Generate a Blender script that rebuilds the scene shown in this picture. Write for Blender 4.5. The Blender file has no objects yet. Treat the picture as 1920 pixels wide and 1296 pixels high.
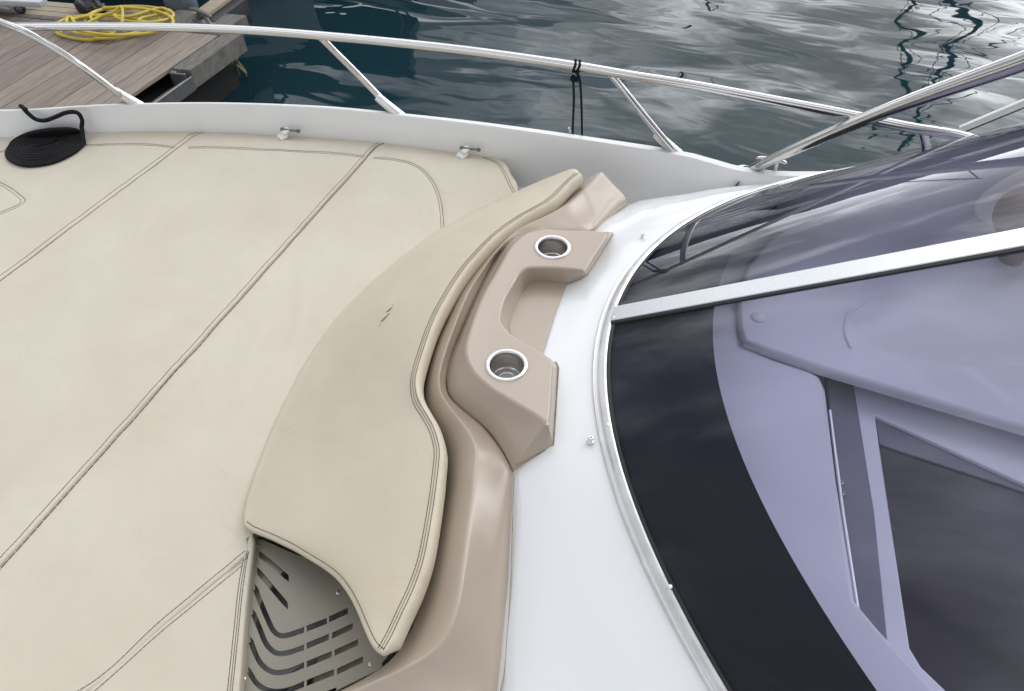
import bpy, math, random
from mathutils import Vector, noise
from mathutils.bvhtree import BVHTree
from mathutils.geometry import tessellate_polygon
random.seed(7)
R = math.radians
scene = bpy.context.scene
COL = scene.collection

# ------------------------------------------------------------------ camera
# frame: x runs aft, y across the boat (far side +), z up; z = 0 is the top of the sun pad
FPX, PITCH, CX, CY = 1330.0, R(48), 960.0, 648.0
HX, HY = -0.30993, 0.95076
CAM = Vector((0.141, -1.292, 1.5))
cam_data = bpy.data.cameras.new('camera'); cam = bpy.data.objects.new('camera', cam_data); COL.objects.link(cam)
cam_data.sensor_width = 36.0; cam_data.lens = 36.0 * FPX / 1920.0
cam_data.clip_start = 0.02; cam_data.clip_end = 6000
cam.location = CAM
cam.rotation_euler = (R(90) - PITCH, 0, math.atan2(-HX, HY))
scene.camera = cam

# ------------------------------------------------------------------ light
SUN_EL, SUN_AZ = R(35), math.atan2(0.98, 0.32)
sun_dir = Vector((math.cos(SUN_EL)*math.cos(SUN_AZ), math.cos(SUN_EL)*math.sin(SUN_AZ), math.sin(SUN_EL)))
sd = bpy.data.lights.new('sun', 'SUN'); sd.energy = 0.6; sd.angle = R(60); sd.color = (1, .97, .93)
so = bpy.data.objects.new('sun', sd); COL.objects.link(so)
so.rotation_euler = (-sun_dir).to_track_quat('-Z', 'Y').to_euler()

world = bpy.data.worlds.new('World'); scene.world = world; world.use_nodes = True
nt = world.node_tree; N = nt.nodes; L = nt.links
for n in list(N): N.remove(n)
out = N.new('ShaderNodeOutputWorld'); bg = N.new('ShaderNodeBackground'); bg.inputs[1].default_value = 0.1
sky = N.new('ShaderNodeTexSky'); sky.sky_type = 'NISHITA'; sky.sun_disc = False
sky.sun_elevation = SUN_EL; sky.sun_rotation = R(90) - SUN_AZ
tc = N.new('ShaderNodeTexCoord')
def wmath(op, a, b=None, c=None, clamp=False):
    n = N.new('ShaderNodeMath'); n.operation = op; n.use_clamp = clamp
    for i, v in enumerate((a, b, c)):
        if v is None: continue
        if isinstance(v, (int, float)): n.inputs[i].default_value = v
        else: L.new(v, n.inputs[i])
    return n.outputs[0]
sep = N.new('ShaderNodeSeparateXYZ'); L.new(tc.outputs['Generated'], sep.inputs[0])
zz = wmath('ADD', wmath('MAXIMUM', sep.outputs[2], 0.0), 0.22)
comb = N.new('ShaderNodeCombineXYZ')
L.new(wmath('DIVIDE', sep.outputs[0], zz), comb.inputs[0]); L.new(wmath('DIVIDE', sep.outputs[1], zz), comb.inputs[1])
def wnoise(scale, detail, rough, off):
    m = N.new('ShaderNodeVectorMath'); m.operation = 'ADD'; m.inputs[1].default_value = (off, off*.7, off*.3)
    L.new(comb.outputs[0], m.inputs[0])
    n = N.new('ShaderNodeTexNoise'); n.inputs['Scale'].default_value = scale; n.inputs['Detail'].default_value = detail
    n.inputs['Roughness'].default_value = rough; n.inputs['Distortion'].default_value = .4
    L.new(m.outputs[0], n.inputs['Vector']); return n.outputs['Fac']
def wramp(f, a, b):
    n = N.new('ShaderNodeMapRange'); n.interpolation_type = 'SMOOTHSTEP'
    n.inputs[1].default_value = a; n.inputs[2].default_value = b
    L.new(f, n.inputs[0]); return n.outputs[0]
thin = wramp(wnoise(1.25, 7, .58, 3.1), .47, .67)           # thin bright cloud against thick grey cloud
fine = wnoise(3.6, 6, .6, 9.7)
gap = wramp(wnoise(.9, 6, .55, 21.3), .57, .72)             # gaps with blue sky
dot = N.new('ShaderNodeVectorMath'); dot.operation = 'DOT_PRODUCT'
L.new(tc.outputs['Generated'], dot.inputs[0]); dot.inputs[1].default_value = sun_dir
glow = wmath('POWER', wmath('MAXIMUM', dot.outputs['Value'], 0.0), 4.5)
base = wmath('MULTIPLY', wmath('ADD', wmath('MULTIPLY', thin, 13.0), 3.8), wmath('ADD', fine, .5))
lum = wmath('ADD', base, wmath('MULTIPLY', glow, wmath('ADD', wmath('MULTIPLY', thin, 56.0), .5)))
hor = wmath('POWER', 2.718, wmath('MULTIPLY', wmath('MAXIMUM', sep.outputs[2], 0.0), -13.0))
lum = wmath('ADD', lum, wmath('MULTIPLY', hor, wmath('ADD', wmath('MULTIPLY', glow, 210.0), 4.0)))
ccol = N.new('ShaderNodeVectorMath'); ccol.operation = 'SCALE'; ccol.inputs[0].default_value = (.952, .978, 1.022)
L.new(lum, ccol.inputs['Scale'])
mixs = N.new('ShaderNodeMix'); mixs.data_type = 'RGBA'
L.new(wmath('MULTIPLY', gap, .75), mixs.inputs['Factor']); L.new(ccol.outputs[0], mixs.inputs['A']); L.new(sky.outputs[0], mixs.inputs['B'])
L.new(mixs.outputs['Result'], bg.inputs[0]); L.new(bg.outputs[0], out.inputs[0])

vs = scene.view_settings
vs.view_transform = 'Standard'; vs.look = 'None'; vs.exposure = 0.05; vs.gamma = 1.0; vs.use_curve_mapping = False
scene.cycles.max_bounces = 8; scene.cycles.transparent_max_bounces = 12; scene.cycles.caustics_reflective = False
scene.cycles.caustics_refractive = False; scene.cycles.sample_clamp_indirect = 4.0; scene.cycles.use_denoising = True

# ------------------------------------------------------------------ helpers
def ray(px, py):
    u = (px - CX) / FPX; v = (CY - py) / FPX
    f = math.cos(PITCH) + v*math.sin(PITCH)
    return Vector((u*HY + f*HX, -u*HX + f*HY, -math.sin(PITCH) + v*math.cos(PITCH)))
def at(px, py, z):                                   # the point of height z that shows at this place in the photo
    d = ray(px, py); return CAM + d * ((z - CAM.z) / d.z)
def on(px, py, fz):                                  # the same for a curved surface z = fz(x, y)
    d = ray(px, py); lo, hi = .3, 6.0
    for _ in range(50):
        m = (lo + hi) / 2; p = CAM + d*m
        if p.z > fz(p.x, p.y): lo = m
        else: hi = m
    return CAM + d*lo
def curve(pts, n, closed=False):                     # Catmull-Rom through the points, n samples of even length
    P = [Vector(p) for p in pts]; k = len(P); dense = []
    segs = k if closed else k - 1
    for i in range(segs):
        if closed: a, b, c, d = P[i-1], P[i], P[(i+1) % k], P[(i+2) % k]
        else:
            b, c = P[i], P[i+1]
            a = P[i-1] if i else b*2 - c
            d = P[i+2] if i + 2 < k else c*2 - b
        for j in range(16):
            t = j/16
            dense.append(.5*((2*b) + (c-a)*t + (2*a-5*b+4*c-d)*t*t + (3*b-a-3*c+d)*t**3))
    dense.append(P[0].copy() if closed else P[-1].copy())
    return even(dense, n, closed)
def even(dense, n, closed=False):
    ln = [0]
    for i in range(1, len(dense)): ln.append(ln[-1] + (dense[i]-dense[i-1]).length)
    outp = []; j = 0; m = n if closed else n - 1
    for i in range(n):
        t = ln[-1]*i/m
        while j < len(ln)-2 and ln[j+1] < t: j += 1
        f = (t - ln[j]) / max(1e-9, ln[j+1]-ln[j])
        outp.append(dense[j].lerp(dense[j+1], min(1, f)))
    return outp
def rowcurve(pts, sub):                              # Catmull-Rom, same number of samples in every span
    P = [Vector(p) for p in pts]; k = len(P); o = []
    for i in range(k-1):
        b, c = P[i], P[i+1]
        a = P[i-1] if i else b*2 - c
        d = P[i+2] if i + 2 < k else c*2 - b
        for j in range(sub):
            t = j/sub
            o.append(.5*((2*b) + (c-a)*t + (2*a-5*b+4*c-d)*t*t + (3*b-a-3*c+d)*t**3))
    o.append(P[-1].copy()); return o

def link(name, me, mat, parent):
    o = bpy.data.objects.new(name, me); COL.objects.link(o)
    if mat and not me.materials: me.materials.append(mat)
    if parent:
        o.parent = parent
        o.matrix_parent_inverse = parent_world(parent).inverted()
    return o
def parent_world(p):
    m = p.matrix_basis.copy()
    while p.parent: m = p.parent.matrix_basis @ p.matrix_parent_inverse @ m; p = p.parent
    return m
def mesh(name, verts, faces, mat, parent=None, smooth=True, sharp=None):
    me = bpy.data.meshes.new(name); me.from_pydata([tuple(v) for v in verts], [], faces); me.validate(); me.update()
    if smooth:
        me.polygons.foreach_set('use_smooth', [True]*len(me.polygons))
        if sharp: me.set_sharp_from_angle(angle=R(sharp))
    return link(name, me, mat, parent)
class MB:
    def __init__(s): s.v = []; s.f = []
    def add(s, v, f):
        o = len(s.v); s.v += [Vector(x) for x in v]; s.f += [[i+o for i in q] for q in f]; return s
    def loft(s, lines, closed=False, cap=False):
        o = len(s.v); n = len(lines[0])
        for l in lines: s.v += [Vector(p) for p in l]
        m = n if closed else n - 1
        for i in range(len(lines)-1):
            for j in range(m):
                k = (j+1) % n
                s.f.append([o+i*n+j, o+i*n+k, o+(i+1)*n+k, o+(i+1)*n+j])
        if cap:
            s.f.append([o+j for j in range(n)][::-1]); e = o+(len(lines)-1)*n; s.f.append([e+j for j in range(n)])
        return s
    def tube(s, pts, r, seg=12, closed=False, cap=True):
        P = [Vector(p) for p in pts]; n = len(P); rings = []
        up = Vector((0, 0, 1))
        t0 = (P[1]-P[0]).normalized()
        if abs(t0.dot(up)) > .95: up = Vector((0, 1, 0))
        nrm = (up - t0*up.dot(t0)).normalized()
        for i in range(n):
            if closed: t = (P[(i+1) % n] - P[i-1]).normalized()
            else: t = (P[min(i+1, n-1)] - P[max(i-1, 0)]).normalized()
            nrm = (nrm - t*nrm.dot(t)).normalized(); bi = t.cross(nrm)
            rr = r[i] if isinstance(r, (list, tuple)) else r
            rings.append([P[i] + (nrm*math.cos(2*math.pi*k/seg) + bi*math.sin(2*math.pi*k/seg))*rr for k in range(seg)])
        if closed: rings.append(rings[0])
        return s.loft(rings, True, cap and not closed)
    def box(s, c, size, ax=None, bev=0.0):
        c = Vector(c); hx, hy, hz = [x/2 for x in size]
        X, Y, Z = ax if ax else (Vector((1, 0, 0)), Vector((0, 1, 0)), Vector((0, 0, 1)))
        b = min(bev, hx*.9, hy*.9, hz*.9)
        if b <= 0:
            v = [c + X*(sx*hx) + Y*(sy*hy) + Z*(sz*hz) for sz in (-1, 1) for sy in (-1, 1) for sx in (-1, 1)]
            return s.add(v, [(0,2,3,1), (4,5,7,6), (0,1,5,4), (2,6,7,3), (0,4,6,2), (1,3,7,5)])
        def ring(ix, iz):
            o = []
            for sx, sy in ((1, 1), (-1, 1), (-1, -1), (1, -1)):
                cx, cy = sx*(hx-b), sy*(hy-b)
                q = [(1, 0), (.7, .7), (0, 1)]
                if sx*sy < 0: q = q[::-1]
                for (ex, ey) in q:
                    o.append(c + X*(cx + sx*ex*(b-ix)) + Y*(cy + sy*ey*(b-ix)) + Z*iz)
            return o
        return s.loft([ring(b*.9, -hz), ring(b*.3, -hz+b*.3), ring(0, -hz+b), ring(0, hz-b), ring(b*.3, hz-b*.3), ring(b*.9, hz)], True, True)
    def lathe(s, c, prof, seg=32, ax=None):
        c = Vector(c); X, Y, Z = ax if ax else (Vector((1, 0, 0)), Vector((0, 1, 0)), Vector((0, 0, 1)))
        return s.loft([[c + X*(r*math.cos(2*math.pi*k/seg)) + Y*(r*math.sin(2*math.pi*k/seg)) + Z*z for k in range(seg)] for r, z in prof], True)
    def build(s, name, mat, parent=None, smooth=True, sharp=40): return mesh(name, s.v, s.f, mat, parent, smooth, sharp)
def frame(zv, xv=(1, 0, 0)):
    Z = Vector(zv).normalized(); X = Vector(xv); X = (X - Z*X.dot(Z)).normalized(); return (X, Z.cross(X), Z)
def tag(o, label=None, cat=None, group=None, kind=None):
    if label: o['label'] = label
    if cat: o['category'] = cat
    if group: o['group'] = group
    if kind: o['kind'] = kind
    return o
def empty(name, loc, label, cat, group=None):
    o = bpy.data.objects.new(name, None); COL.objects.link(o); o.location = loc; o.empty_display_size = .05
    return tag(o, label, cat, group)

# ------------------------------------------------------------------ materials
def mat(name, color, rough=.5, metal=0.0, coat=0.0, spec=.5, var=.0, vscale=4.0, bump=0.0, bscale=60.0, aniso=0.0, tint=None, stretch=None, rvar=0.0, detail=5):
    m = bpy.data.materials.new(name); m.use_nodes = True; t = m.node_tree; b = t.nodes['Principled BSDF']
    b.inputs['Base Color'].default_value = (*color, 1); b.inputs['Roughness'].default_value = rough
    b.inputs['Metallic'].default_value = metal; b.inputs['Coat Weight'].default_value = coat; b.inputs['Coat Roughness'].default_value = .06
    b.inputs['Specular IOR Level'].default_value = spec; b.inputs['Anisotropic'].default_value = aniso
    co = t.nodes.new('ShaderNodeTexCoord'); src = co.outputs['Object']
    if stretch:
        mp = t.nodes.new('ShaderNodeMapping'); mp.inputs['Scale'].default_value = stretch; t.links.new(src, mp.inputs[0]); src = mp.outputs[0]
    if var:
        n = t.nodes.new('ShaderNodeTexNoise'); n.inputs['Scale'].default_value = vscale; n.inputs['Detail'].default_value = detail; n.inputs['Roughness'].default_value = .6
        t.links.new(src, n.inputs['Vector'])
        rp = t.nodes.new('ShaderNodeMapRange'); rp.inputs[1].default_value = .3; rp.inputs[2].default_value = .7; t.links.new(n.outputs['Fac'], rp.inputs[0])
        mx = t.nodes.new('ShaderNodeMix'); mx.data_type = 'RGBA'
        tb = tint if tint else tuple(c*(1-var) for c in color)
        mx.inputs['A'].default_value = (*tb, 1); mx.inputs['B'].default_value = (*[min(1, c*(1+var*.25)) for c in color], 1)
        t.links.new(rp.outputs[0], mx.inputs['Factor']); t.links.new(mx.outputs['Result'], b.inputs['Base Color'])
        if rvar:
            mr = t.nodes.new('ShaderNodeMapRange'); mr.inputs[3].default_value = rough; mr.inputs[4].default_value = rough + rvar
            t.links.new(rp.outputs[0], mr.inputs[0]); t.links.new(mr.outputs[0], b.inputs['Roughness'])
    if bump:
        n2 = t.nodes.new('ShaderNodeTexNoise'); n2.inputs['Scale'].default_value = bscale; n2.inputs['Detail'].default_value = 4
        t.links.new(src, n2.inputs['Vector'])
        bp = t.nodes.new('ShaderNodeBump'); bp.inputs['Strength'].default_value = bump; bp.inputs['Distance'].default_value = .002
        t.links.new(n2.outputs['Fac'], bp.inputs['Height']); t.links.new(bp.outputs[0], b.inputs['Normal'])
    return m
M = {}
M['white'] = mat('white_gelcoat', (.80, .81, .82), .22, coat=.4, var=.02, vscale=1.3)
M['white_b'] = mat('white_bulwark_gelcoat', (.86, .86, .86), .3, coat=.3, var=.03, vscale=2)
M['white2'] = mat('white_deck', (.74, .75, .76), .45, var=.05, vscale=6, bump=.15, bscale=400)
M['beige'] = mat('beige_gelcoat', (.455, .375, .30), .26, coat=.3, var=.03, vscale=1.5)
M['steel'] = mat('polished_steel', (.66, .65, .64), .09, metal=1, var=.06, vscale=9, rvar=.12)
M['brushed'] = mat('brushed_aluminium', (.80, .81, .82), .33, metal=1, var=.07, vscale=14, stretch=(1, 14, 14), bump=.08, bscale=40)
M['trim'] = mat('trim_steel', (.86, .86, .86), .3, metal=1, var=.10, vscale=18, rvar=.2)
M['cup'] = mat('satin_steel', (.60, .57, .54), .25, metal=1, var=.12, vscale=30, stretch=(1, 1, .15))
M['cupbase'] = mat('dull_steel', (.66, .65, .63), .5, metal=.4, var=.25, vscale=60)
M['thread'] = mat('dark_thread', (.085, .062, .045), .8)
M['rope'] = mat('black_rope', (.0035, .0035, .005), .9, bump=.5, bscale=500)
M['black'] = mat('black_rubber', (.012, .012, .014), .5)
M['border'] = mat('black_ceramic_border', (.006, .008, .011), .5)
M['grille'] = mat('grey_painted_metal', (.30, .28, .225), .42, metal=.25, var=.08, vscale=6, bump=.04, bscale=300)
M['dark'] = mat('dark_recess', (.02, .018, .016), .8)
M['hose_grey'] = mat('grey_hose', (.25, .25, .25), .4)
M['yellow'] = mat('yellow_hose', (.66, .52, .075), .45, var=.2, vscale=6)
M['red'] = mat('red_plastic', (.5, .07, .04), .4)
M['plastic'] = mat('white_plastic', (.85, .85, .83), .35)
M['inwhite'] = mat('interior_white', (.86, .86, .88), .32, coat=.2, var=.03, vscale=3)
M['intgrey'] = mat('interior_grey', (.22, .22, .25), .4, var=.1)
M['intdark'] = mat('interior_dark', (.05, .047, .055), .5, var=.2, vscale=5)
M['smoked'] = mat('smoked_acrylic', (.035, .032, .04), .12, var=.25, vscale=3)
M['seat'] = mat('beige_upholstery', (.30, .24, .22), .6, bump=.2, bscale=150)
M['beam'] = mat('weathered_beam', (.19, .178, .16), .85, var=.5, vscale=9, stretch=(6, 1, 1), bump=.6, bscale=50)
M['plank2'] = mat('pale_yellow_board', (.40, .34, .25), .8, var=.25, vscale=5, stretch=(1, 14, 4), bump=.5, bscale=60)
M['galv'] = mat('galvanised_metal', (.22, .22, .22), .45, metal=.8, var=.2, vscale=20)
M['float'] = mat('dark_concrete', (.014, .014, .014), .9, var=.4, vscale=6)
M['jute'] = mat('old_yellow_rope', (.30, .24, .13), .9)
M['boatgrey'] = mat('pale_grey_hull', (.50, .53, .55), .3, var=.08, vscale=2)
M['canvas'] = mat('dark_canvas', (.008, .012, .016), .9)
M['fend'] = mat('grey_blue_vinyl', (.16, .19, .23), .5, var=.35, vscale=7)
M['pile'] = mat('dark_pile', (.03, .032, .032), .8, var=.4, vscale=4)
M['alu_mast'] = mat('dark_mast', (.025, .025, .027), .6)
M['navy'] = mat('navy_stripe', (.02, .035, .05), .4)

def leather(name, col, stain):
    m = mat(name, col, .5, var=.12, vscale=2.2, tint=stain, rvar=.1, detail=3); t = m.node_tree; b = t.nodes['Principled BSDF']
    co = t.nodes.new('ShaderNodeTexCoord')
    v = t.nodes.new('ShaderNodeTexVoronoi'); v.inputs['Scale'].default_value = 420; t.links.new(co.outputs['Object'], v.inputs['Vector'])
    b1 = t.nodes.new('ShaderNodeBump'); b1.inputs['Strength'].default_value = .12; b1.inputs['Distance'].default_value = .001
    t.links.new(v.outputs['Distance'], b1.inputs['Height'])
    n = t.nodes.new('ShaderNodeTexNoise'); n.inputs['Scale'].default_value = 7; n.inputs['Detail'].default_value = 4; n.inputs['Distortion'].default_value = 1.2
    t.links.new(co.outputs['Object'], n.inputs['Vector'])
    b2 = t.nodes.new('ShaderNodeBump'); b2.inputs['Strength'].default_value = .25; b2.inputs['Distance'].default_value = .012
    t.links.new(n.outputs['Fac'], b2.inputs['Height']); t.links.new(b1.outputs[0], b2.inputs['Normal']); t.links.new(b2.outputs[0], b.inputs['Normal'])
    return m
M['leather'] = leather('cream_vinyl', (.635, .582, .478), (.588, .528, .42))
M['leather2'] = leather('tan_vinyl', (.635, .570, .452), (.585, .512, .388))

def wood():
    m = bpy.data.materials.new('weathered_plank'); m.use_nodes = True; t = m.node_tree; b = t.nodes['Principled BSDF']
    b.inputs['Roughness'].default_value = .85
    co = t.nodes.new('ShaderNodeTexCoord'); oi = t.nodes.new('ShaderNodeObjectInfo')
    mp = t.nodes.new('ShaderNodeMapping'); mp.inputs['Scale'].default_value = (22, 1.6, 22); t.links.new(co.outputs['Object'], mp.inputs[0])
    n = t.nodes.new('ShaderNodeTexNoise'); n.noise_dimensions = '4D'; n.inputs['Scale'].default_value = 3; n.inputs['Detail'].default_value = 6
    mu = t.nodes.new('ShaderNodeMath'); mu.operation = 'MULTIPLY'; mu.inputs[1].default_value = 40; t.links.new(oi.outputs['Random'], mu.inputs[0])
    t.links.new(mu.outputs[0], n.inputs['W']); t.links.new(mp.outputs[0], n.inputs['Vector'])
    rp = t.nodes.new('ShaderNodeValToRGB'); rp.color_ramp.elements[0].position = .3; rp.color_ramp.elements[0].color = (.215, .175, .148, 1)
    rp.color_ramp.elements[1].position = .75; rp.color_ramp.elements[1].color = (.345, .295, .255, 1); t.links.new(n.outputs['Fac'], rp.inputs[0])
    hv = t.nodes.new('ShaderNodeHueSaturation'); ma = t.nodes.new('ShaderNodeMapRange'); ma.inputs[3].default_value = .82; ma.inputs[4].default_value = 1.1
    t.links.new(oi.outputs['Random'], ma.inputs[0]); t.links.new(ma.outputs[0], hv.inputs['Value']); t.links.new(rp.outputs[0], hv.inputs['Color'])
    t.links.new(hv.outputs[0], b.inputs['Base Color'])
    bp = t.nodes.new('ShaderNodeBump'); bp.inputs['Strength'].default_value = .5; bp.inputs['Distance'].default_value = .004
    t.links.new(n.outputs['Fac'], bp.inputs['Height']); t.links.new(bp.outputs[0], b.inputs['Normal'])
    return m
M['wood'] = wood()

def glass():
    m = bpy.data.materials.new('tinted_glass'); m.use_nodes = True; t = m.node_tree
    for n in list(t.nodes): t.nodes.remove(n)
    o = t.nodes.new('ShaderNodeOutputMaterial'); tr = t.nodes.new('ShaderNodeBsdfTransparent'); tr.inputs[0].default_value = (.80, .80, .872, 1)
    gl = t.nodes.new('ShaderNodeBsdfGlossy'); gl.inputs['Roughness'].default_value = .012
    fr = t.nodes.new('ShaderNodeFresnel'); fr.inputs[0].default_value = 1.5
    mx = t.nodes.new('ShaderNodeMixShader'); ge = t.nodes.new('ShaderNodeNewGeometry'); iv = t.nodes.new('ShaderNodeMath'); iv.operation = 'SUBTRACT'; iv.inputs[0].default_value = 1
    t.links.new(ge.outputs['Backfacing'], iv.inputs[1]); mf = t.nodes.new('ShaderNodeMath'); mf.operation = 'MULTIPLY'   # reflect at the outer face only
    t.links.new(fr.outputs[0], mf.inputs[0]); t.links.new(iv.outputs[0], mf.inputs[1]); t.links.new(mf.outputs[0], mx.inputs[0]); t.links.new(tr.outputs[0], mx.inputs[1]); t.links.new(gl.outputs[0], mx.inputs[2])
    t.links.new(mx.outputs[0], o.inputs[0]); return m
M['glass'] = glass()

def water_mat():
    m = bpy.data.materials.new('harbour_water'); m.use_nodes = True; t = m.node_tree; b = t.nodes['Principled BSDF']
    b.inputs['Base Color'].default_value = (.009, .030, .040, 1); b.inputs['Roughness'].default_value = .025
    b.inputs['IOR'].default_value = 1.333; b.inputs['Specular IOR Level'].default_value = .5
    co = t.nodes.new('ShaderNodeTexCoord')
    def nz(sc, st, rot, det, dist=0.0):
        mp = t.nodes.new('ShaderNodeMapping'); mp.inputs['Scale'].default_value = st; mp.inputs['Rotation'].default_value = (0, 0, R(rot))
        t.links.new(co.outputs['Object'], mp.inputs[0])
        n = t.nodes.new('ShaderNodeTexNoise'); n.inputs['Scale'].default_value = sc; n.inputs['Detail'].default_value = det
        n.inputs['Roughness'].default_value = .45; n.inputs['Distortion'].default_value = dist
        t.links.new(mp.outputs[0], n.inputs['Vector']); return n.outputs['Fac']
    h1 = nz(.62, (.6, 1.25, 1), 12, 1, .5); h2 = nz(2.6, (.5, 1.25, 1), 6, 1, 1.0)
    b1 = t.nodes.new('ShaderNodeBump'); b1.inputs['Distance'].default_value = .13; b1.inputs['Strength'].default_value = 1
    t.links.new(h1, b1.inputs['Height'])
    b2 = t.nodes.new('ShaderNodeBump'); b2.inputs['Distance'].default_value = .0055; b2.inputs['Strength'].default_value = 1
    t.links.new(h2, b2.inputs['Height']); t.links.new(b1.outputs[0], b2.inputs['Normal']); t.links.new(b2.outputs[0], b.inputs['Normal'])
    return m
M['water'] = water_mat()

# ------------------------------------------------------------------ the setting
WZ = -1.95
s = 1500
w = mesh('water', [(-s, -s, WZ), (s, -s, WZ), (s, s, WZ), (-s, s, WZ)], [(0, 1, 2, 3)], M['water'], None, False); w['kind'] = 'structure'

SH = []
for k in range(121):
    az = R(-35 + 250*k/120); rr_ = 120 + 25*math.sin(k*.21)
    hh = 6.5 + 3.5*noise.noise(Vector((k*.17, 2.2, 0))) + 1.6*noise.noise(Vector((k*.6, 5.2, 0)))
    SH.append([Vector((math.cos(az)*(rr_+d), math.sin(az)*(rr_+d), WZ + h*hh)) for d, h in ((0, -.1), (.5, .18), (3, .22), (6, .8), (14, 1.0), (60, 1.15))])
o = MB().loft(SH).build('hillside', mat('shore_scrub', (.035, .042, .032), .95, var=.5, vscale=.2), None); o['kind'] = 'structure'

# ------------------------------------------------------------------ the yacht
Y = empty('motor_yacht', (0, -.15, -.12), 'white motor yacht seen over its foredeck with a tinted windscreen', 'boat')

# bulwark: cap outer edge, cap inner edge, knuckle, foot (far side), mirrored for the near side
BZ = .10
cap_o = [at(x, y, BZ) for x, y in ((0, 206), (200, 196), (400, 192.5), (600, 199), (745, 212), (900, 229), (1070, 252), (1280, 284), (1430, 319))]
cap_o = [Vector((-3.35, -.15, BZ+.05)), Vector((-3.2, .12, BZ+.04)), Vector((-2.9, .33, BZ+.02))] + cap_o + [Vector((.8, 1.06, BZ)), Vector((1.6, 1.05, BZ)), Vector((2.6, .98, BZ))]
cap_o = curve(cap_o, 90)
def inset(line, d, dz):
    o = []
    for i, p in enumerate(line):
        t = (line[min(i+1, len(line)-1)] - line[max(i-1, 0)]); t.z = 0; t.normalize()
        nrm = Vector((t.y, -t.x, 0)); f = d(p) if callable(d) else d
        o.append(p + nrm*f + Vector((0, 0, dz)))
    return o
def grow(a, b): return lambda p: a + (b-a)*max(0, min(1, (p.x+1.6)/1.7))
def both(prefix_lines):                              # near side is the mirror image, moved outwards to stay outside the camera frame
    return [[Vector((p.x, -.5 - p.y, p.z)) for p in l] for l in prefix_lines]
inner = [inset(cap_o, .004, -.012), cap_o, inset(cap_o, .003, .003), inset(cap_o, grow(.010, .030), .002), inset(cap_o, grow(.014, .037), -.006),
         inset(cap_o, grow(.020, .045), -.058), inset(cap_o, grow(.024, .048), -.066), inset(cap_o, grow(.032, .060), -.225), inset(cap_o, grow(.042, .08), -.236)]
b = MB(); b.loft(inner); b.loft(both(inner)[::-1]); b.build('bulwark', M['white_b'], Y, sharp=35)
hull_l = [inset(cap_o, .004, -.012), inset(cap_o, -.012, -.03), inset(cap_o, -.004, -.10), inset(cap_o, .03, -.4), inset(cap_o, .12, -1.0), inset(cap_o, .24, -1.7), inset(cap_o, .3, -2.3)]
b = MB(); b.loft(hull_l); b.loft(both(hull_l)[::-1]); b.build('hull', M['white'], Y, sharp=35)
dk = inset(cap_o, grow(.042, .08), -.2355)
b = MB(); b.loft([dk] + [[a.lerp(c, k/6) for a, c in zip(dk, both([dk])[0])] for k in range(1, 7)]); b.build('deck', M['white2'], Y)

# windscreen: base curve, glass slope, roof
def a0(c): return .6*c*c
def zb(c): return .19 - .055*(abs(c)/.8)**2
def glz(a, c): return zb(c) + .02 + .58*(a - a0(c))
def gp(c, d, h=0.0):                                 # point on the glass: across c, set back d from the foot, raised h along the normal
    a = a0(c) + d; p = Vector((a, c, glz(a, c)))
    if h:
        e = 1e-3
        n = Vector((-(glz(a+e, c)-glz(a-e, c))/(2*e), -(glz(a, c+e)-glz(a, c-e))/(2*e), 1)).normalized(); p += n*h
    return p

# coachroof: from the coaming to the foot of the glass, rounded down to the deck at the far and near ends
nT = 60
cs = [-1.2 + (2.25)*i/(nT-1) for i in range(nT)]
foot = [Vector((a0(c)+.03, c, zb(c)+.005)) for c in cs]
okeys = [(.05, -1.35, .05), (.03, -1.1, .065), (-.005, -.95, .055), (-.06, -.72, .090), (-.098, -.56, .125), (-.135, -.47, .146), (-.19, -.34, .16), (-.20, -.1, .165), (-.20, .2, .16), (-.165, .36, .13), (-.145, .47, .115), (-.11, .57, .09),
         (-.075, .655, .075), (-.0, .715, .07), (.09, .78, .06), (.205, .85, .06), (.325, .90, .06), (.5, .95, .06), (.75, 1.0, .06), (.95, 1.03, .06)]
oline = curve(okeys, nT)
lines = [[Vector((p.x-.004, p.y+(.03 if p.y > .6 else 0), -.13)) for p in oline], [p + Vector((-.012, .012 if p.y > .6 else 0, -.05)) for p in oline]]
for k in range(15):
    wv = k/14
    lines.append([Vector((o.x+(f.x-o.x)*wv, o.y+(f.y-o.y)*wv, f.z+(o.z-f.z)*(1-wv)**2.6)) for o, f in zip(oline, foot)])
b = MB(); b.loft(lines); b.build('coachroof', M['white'], Y, sharp=60)

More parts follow.
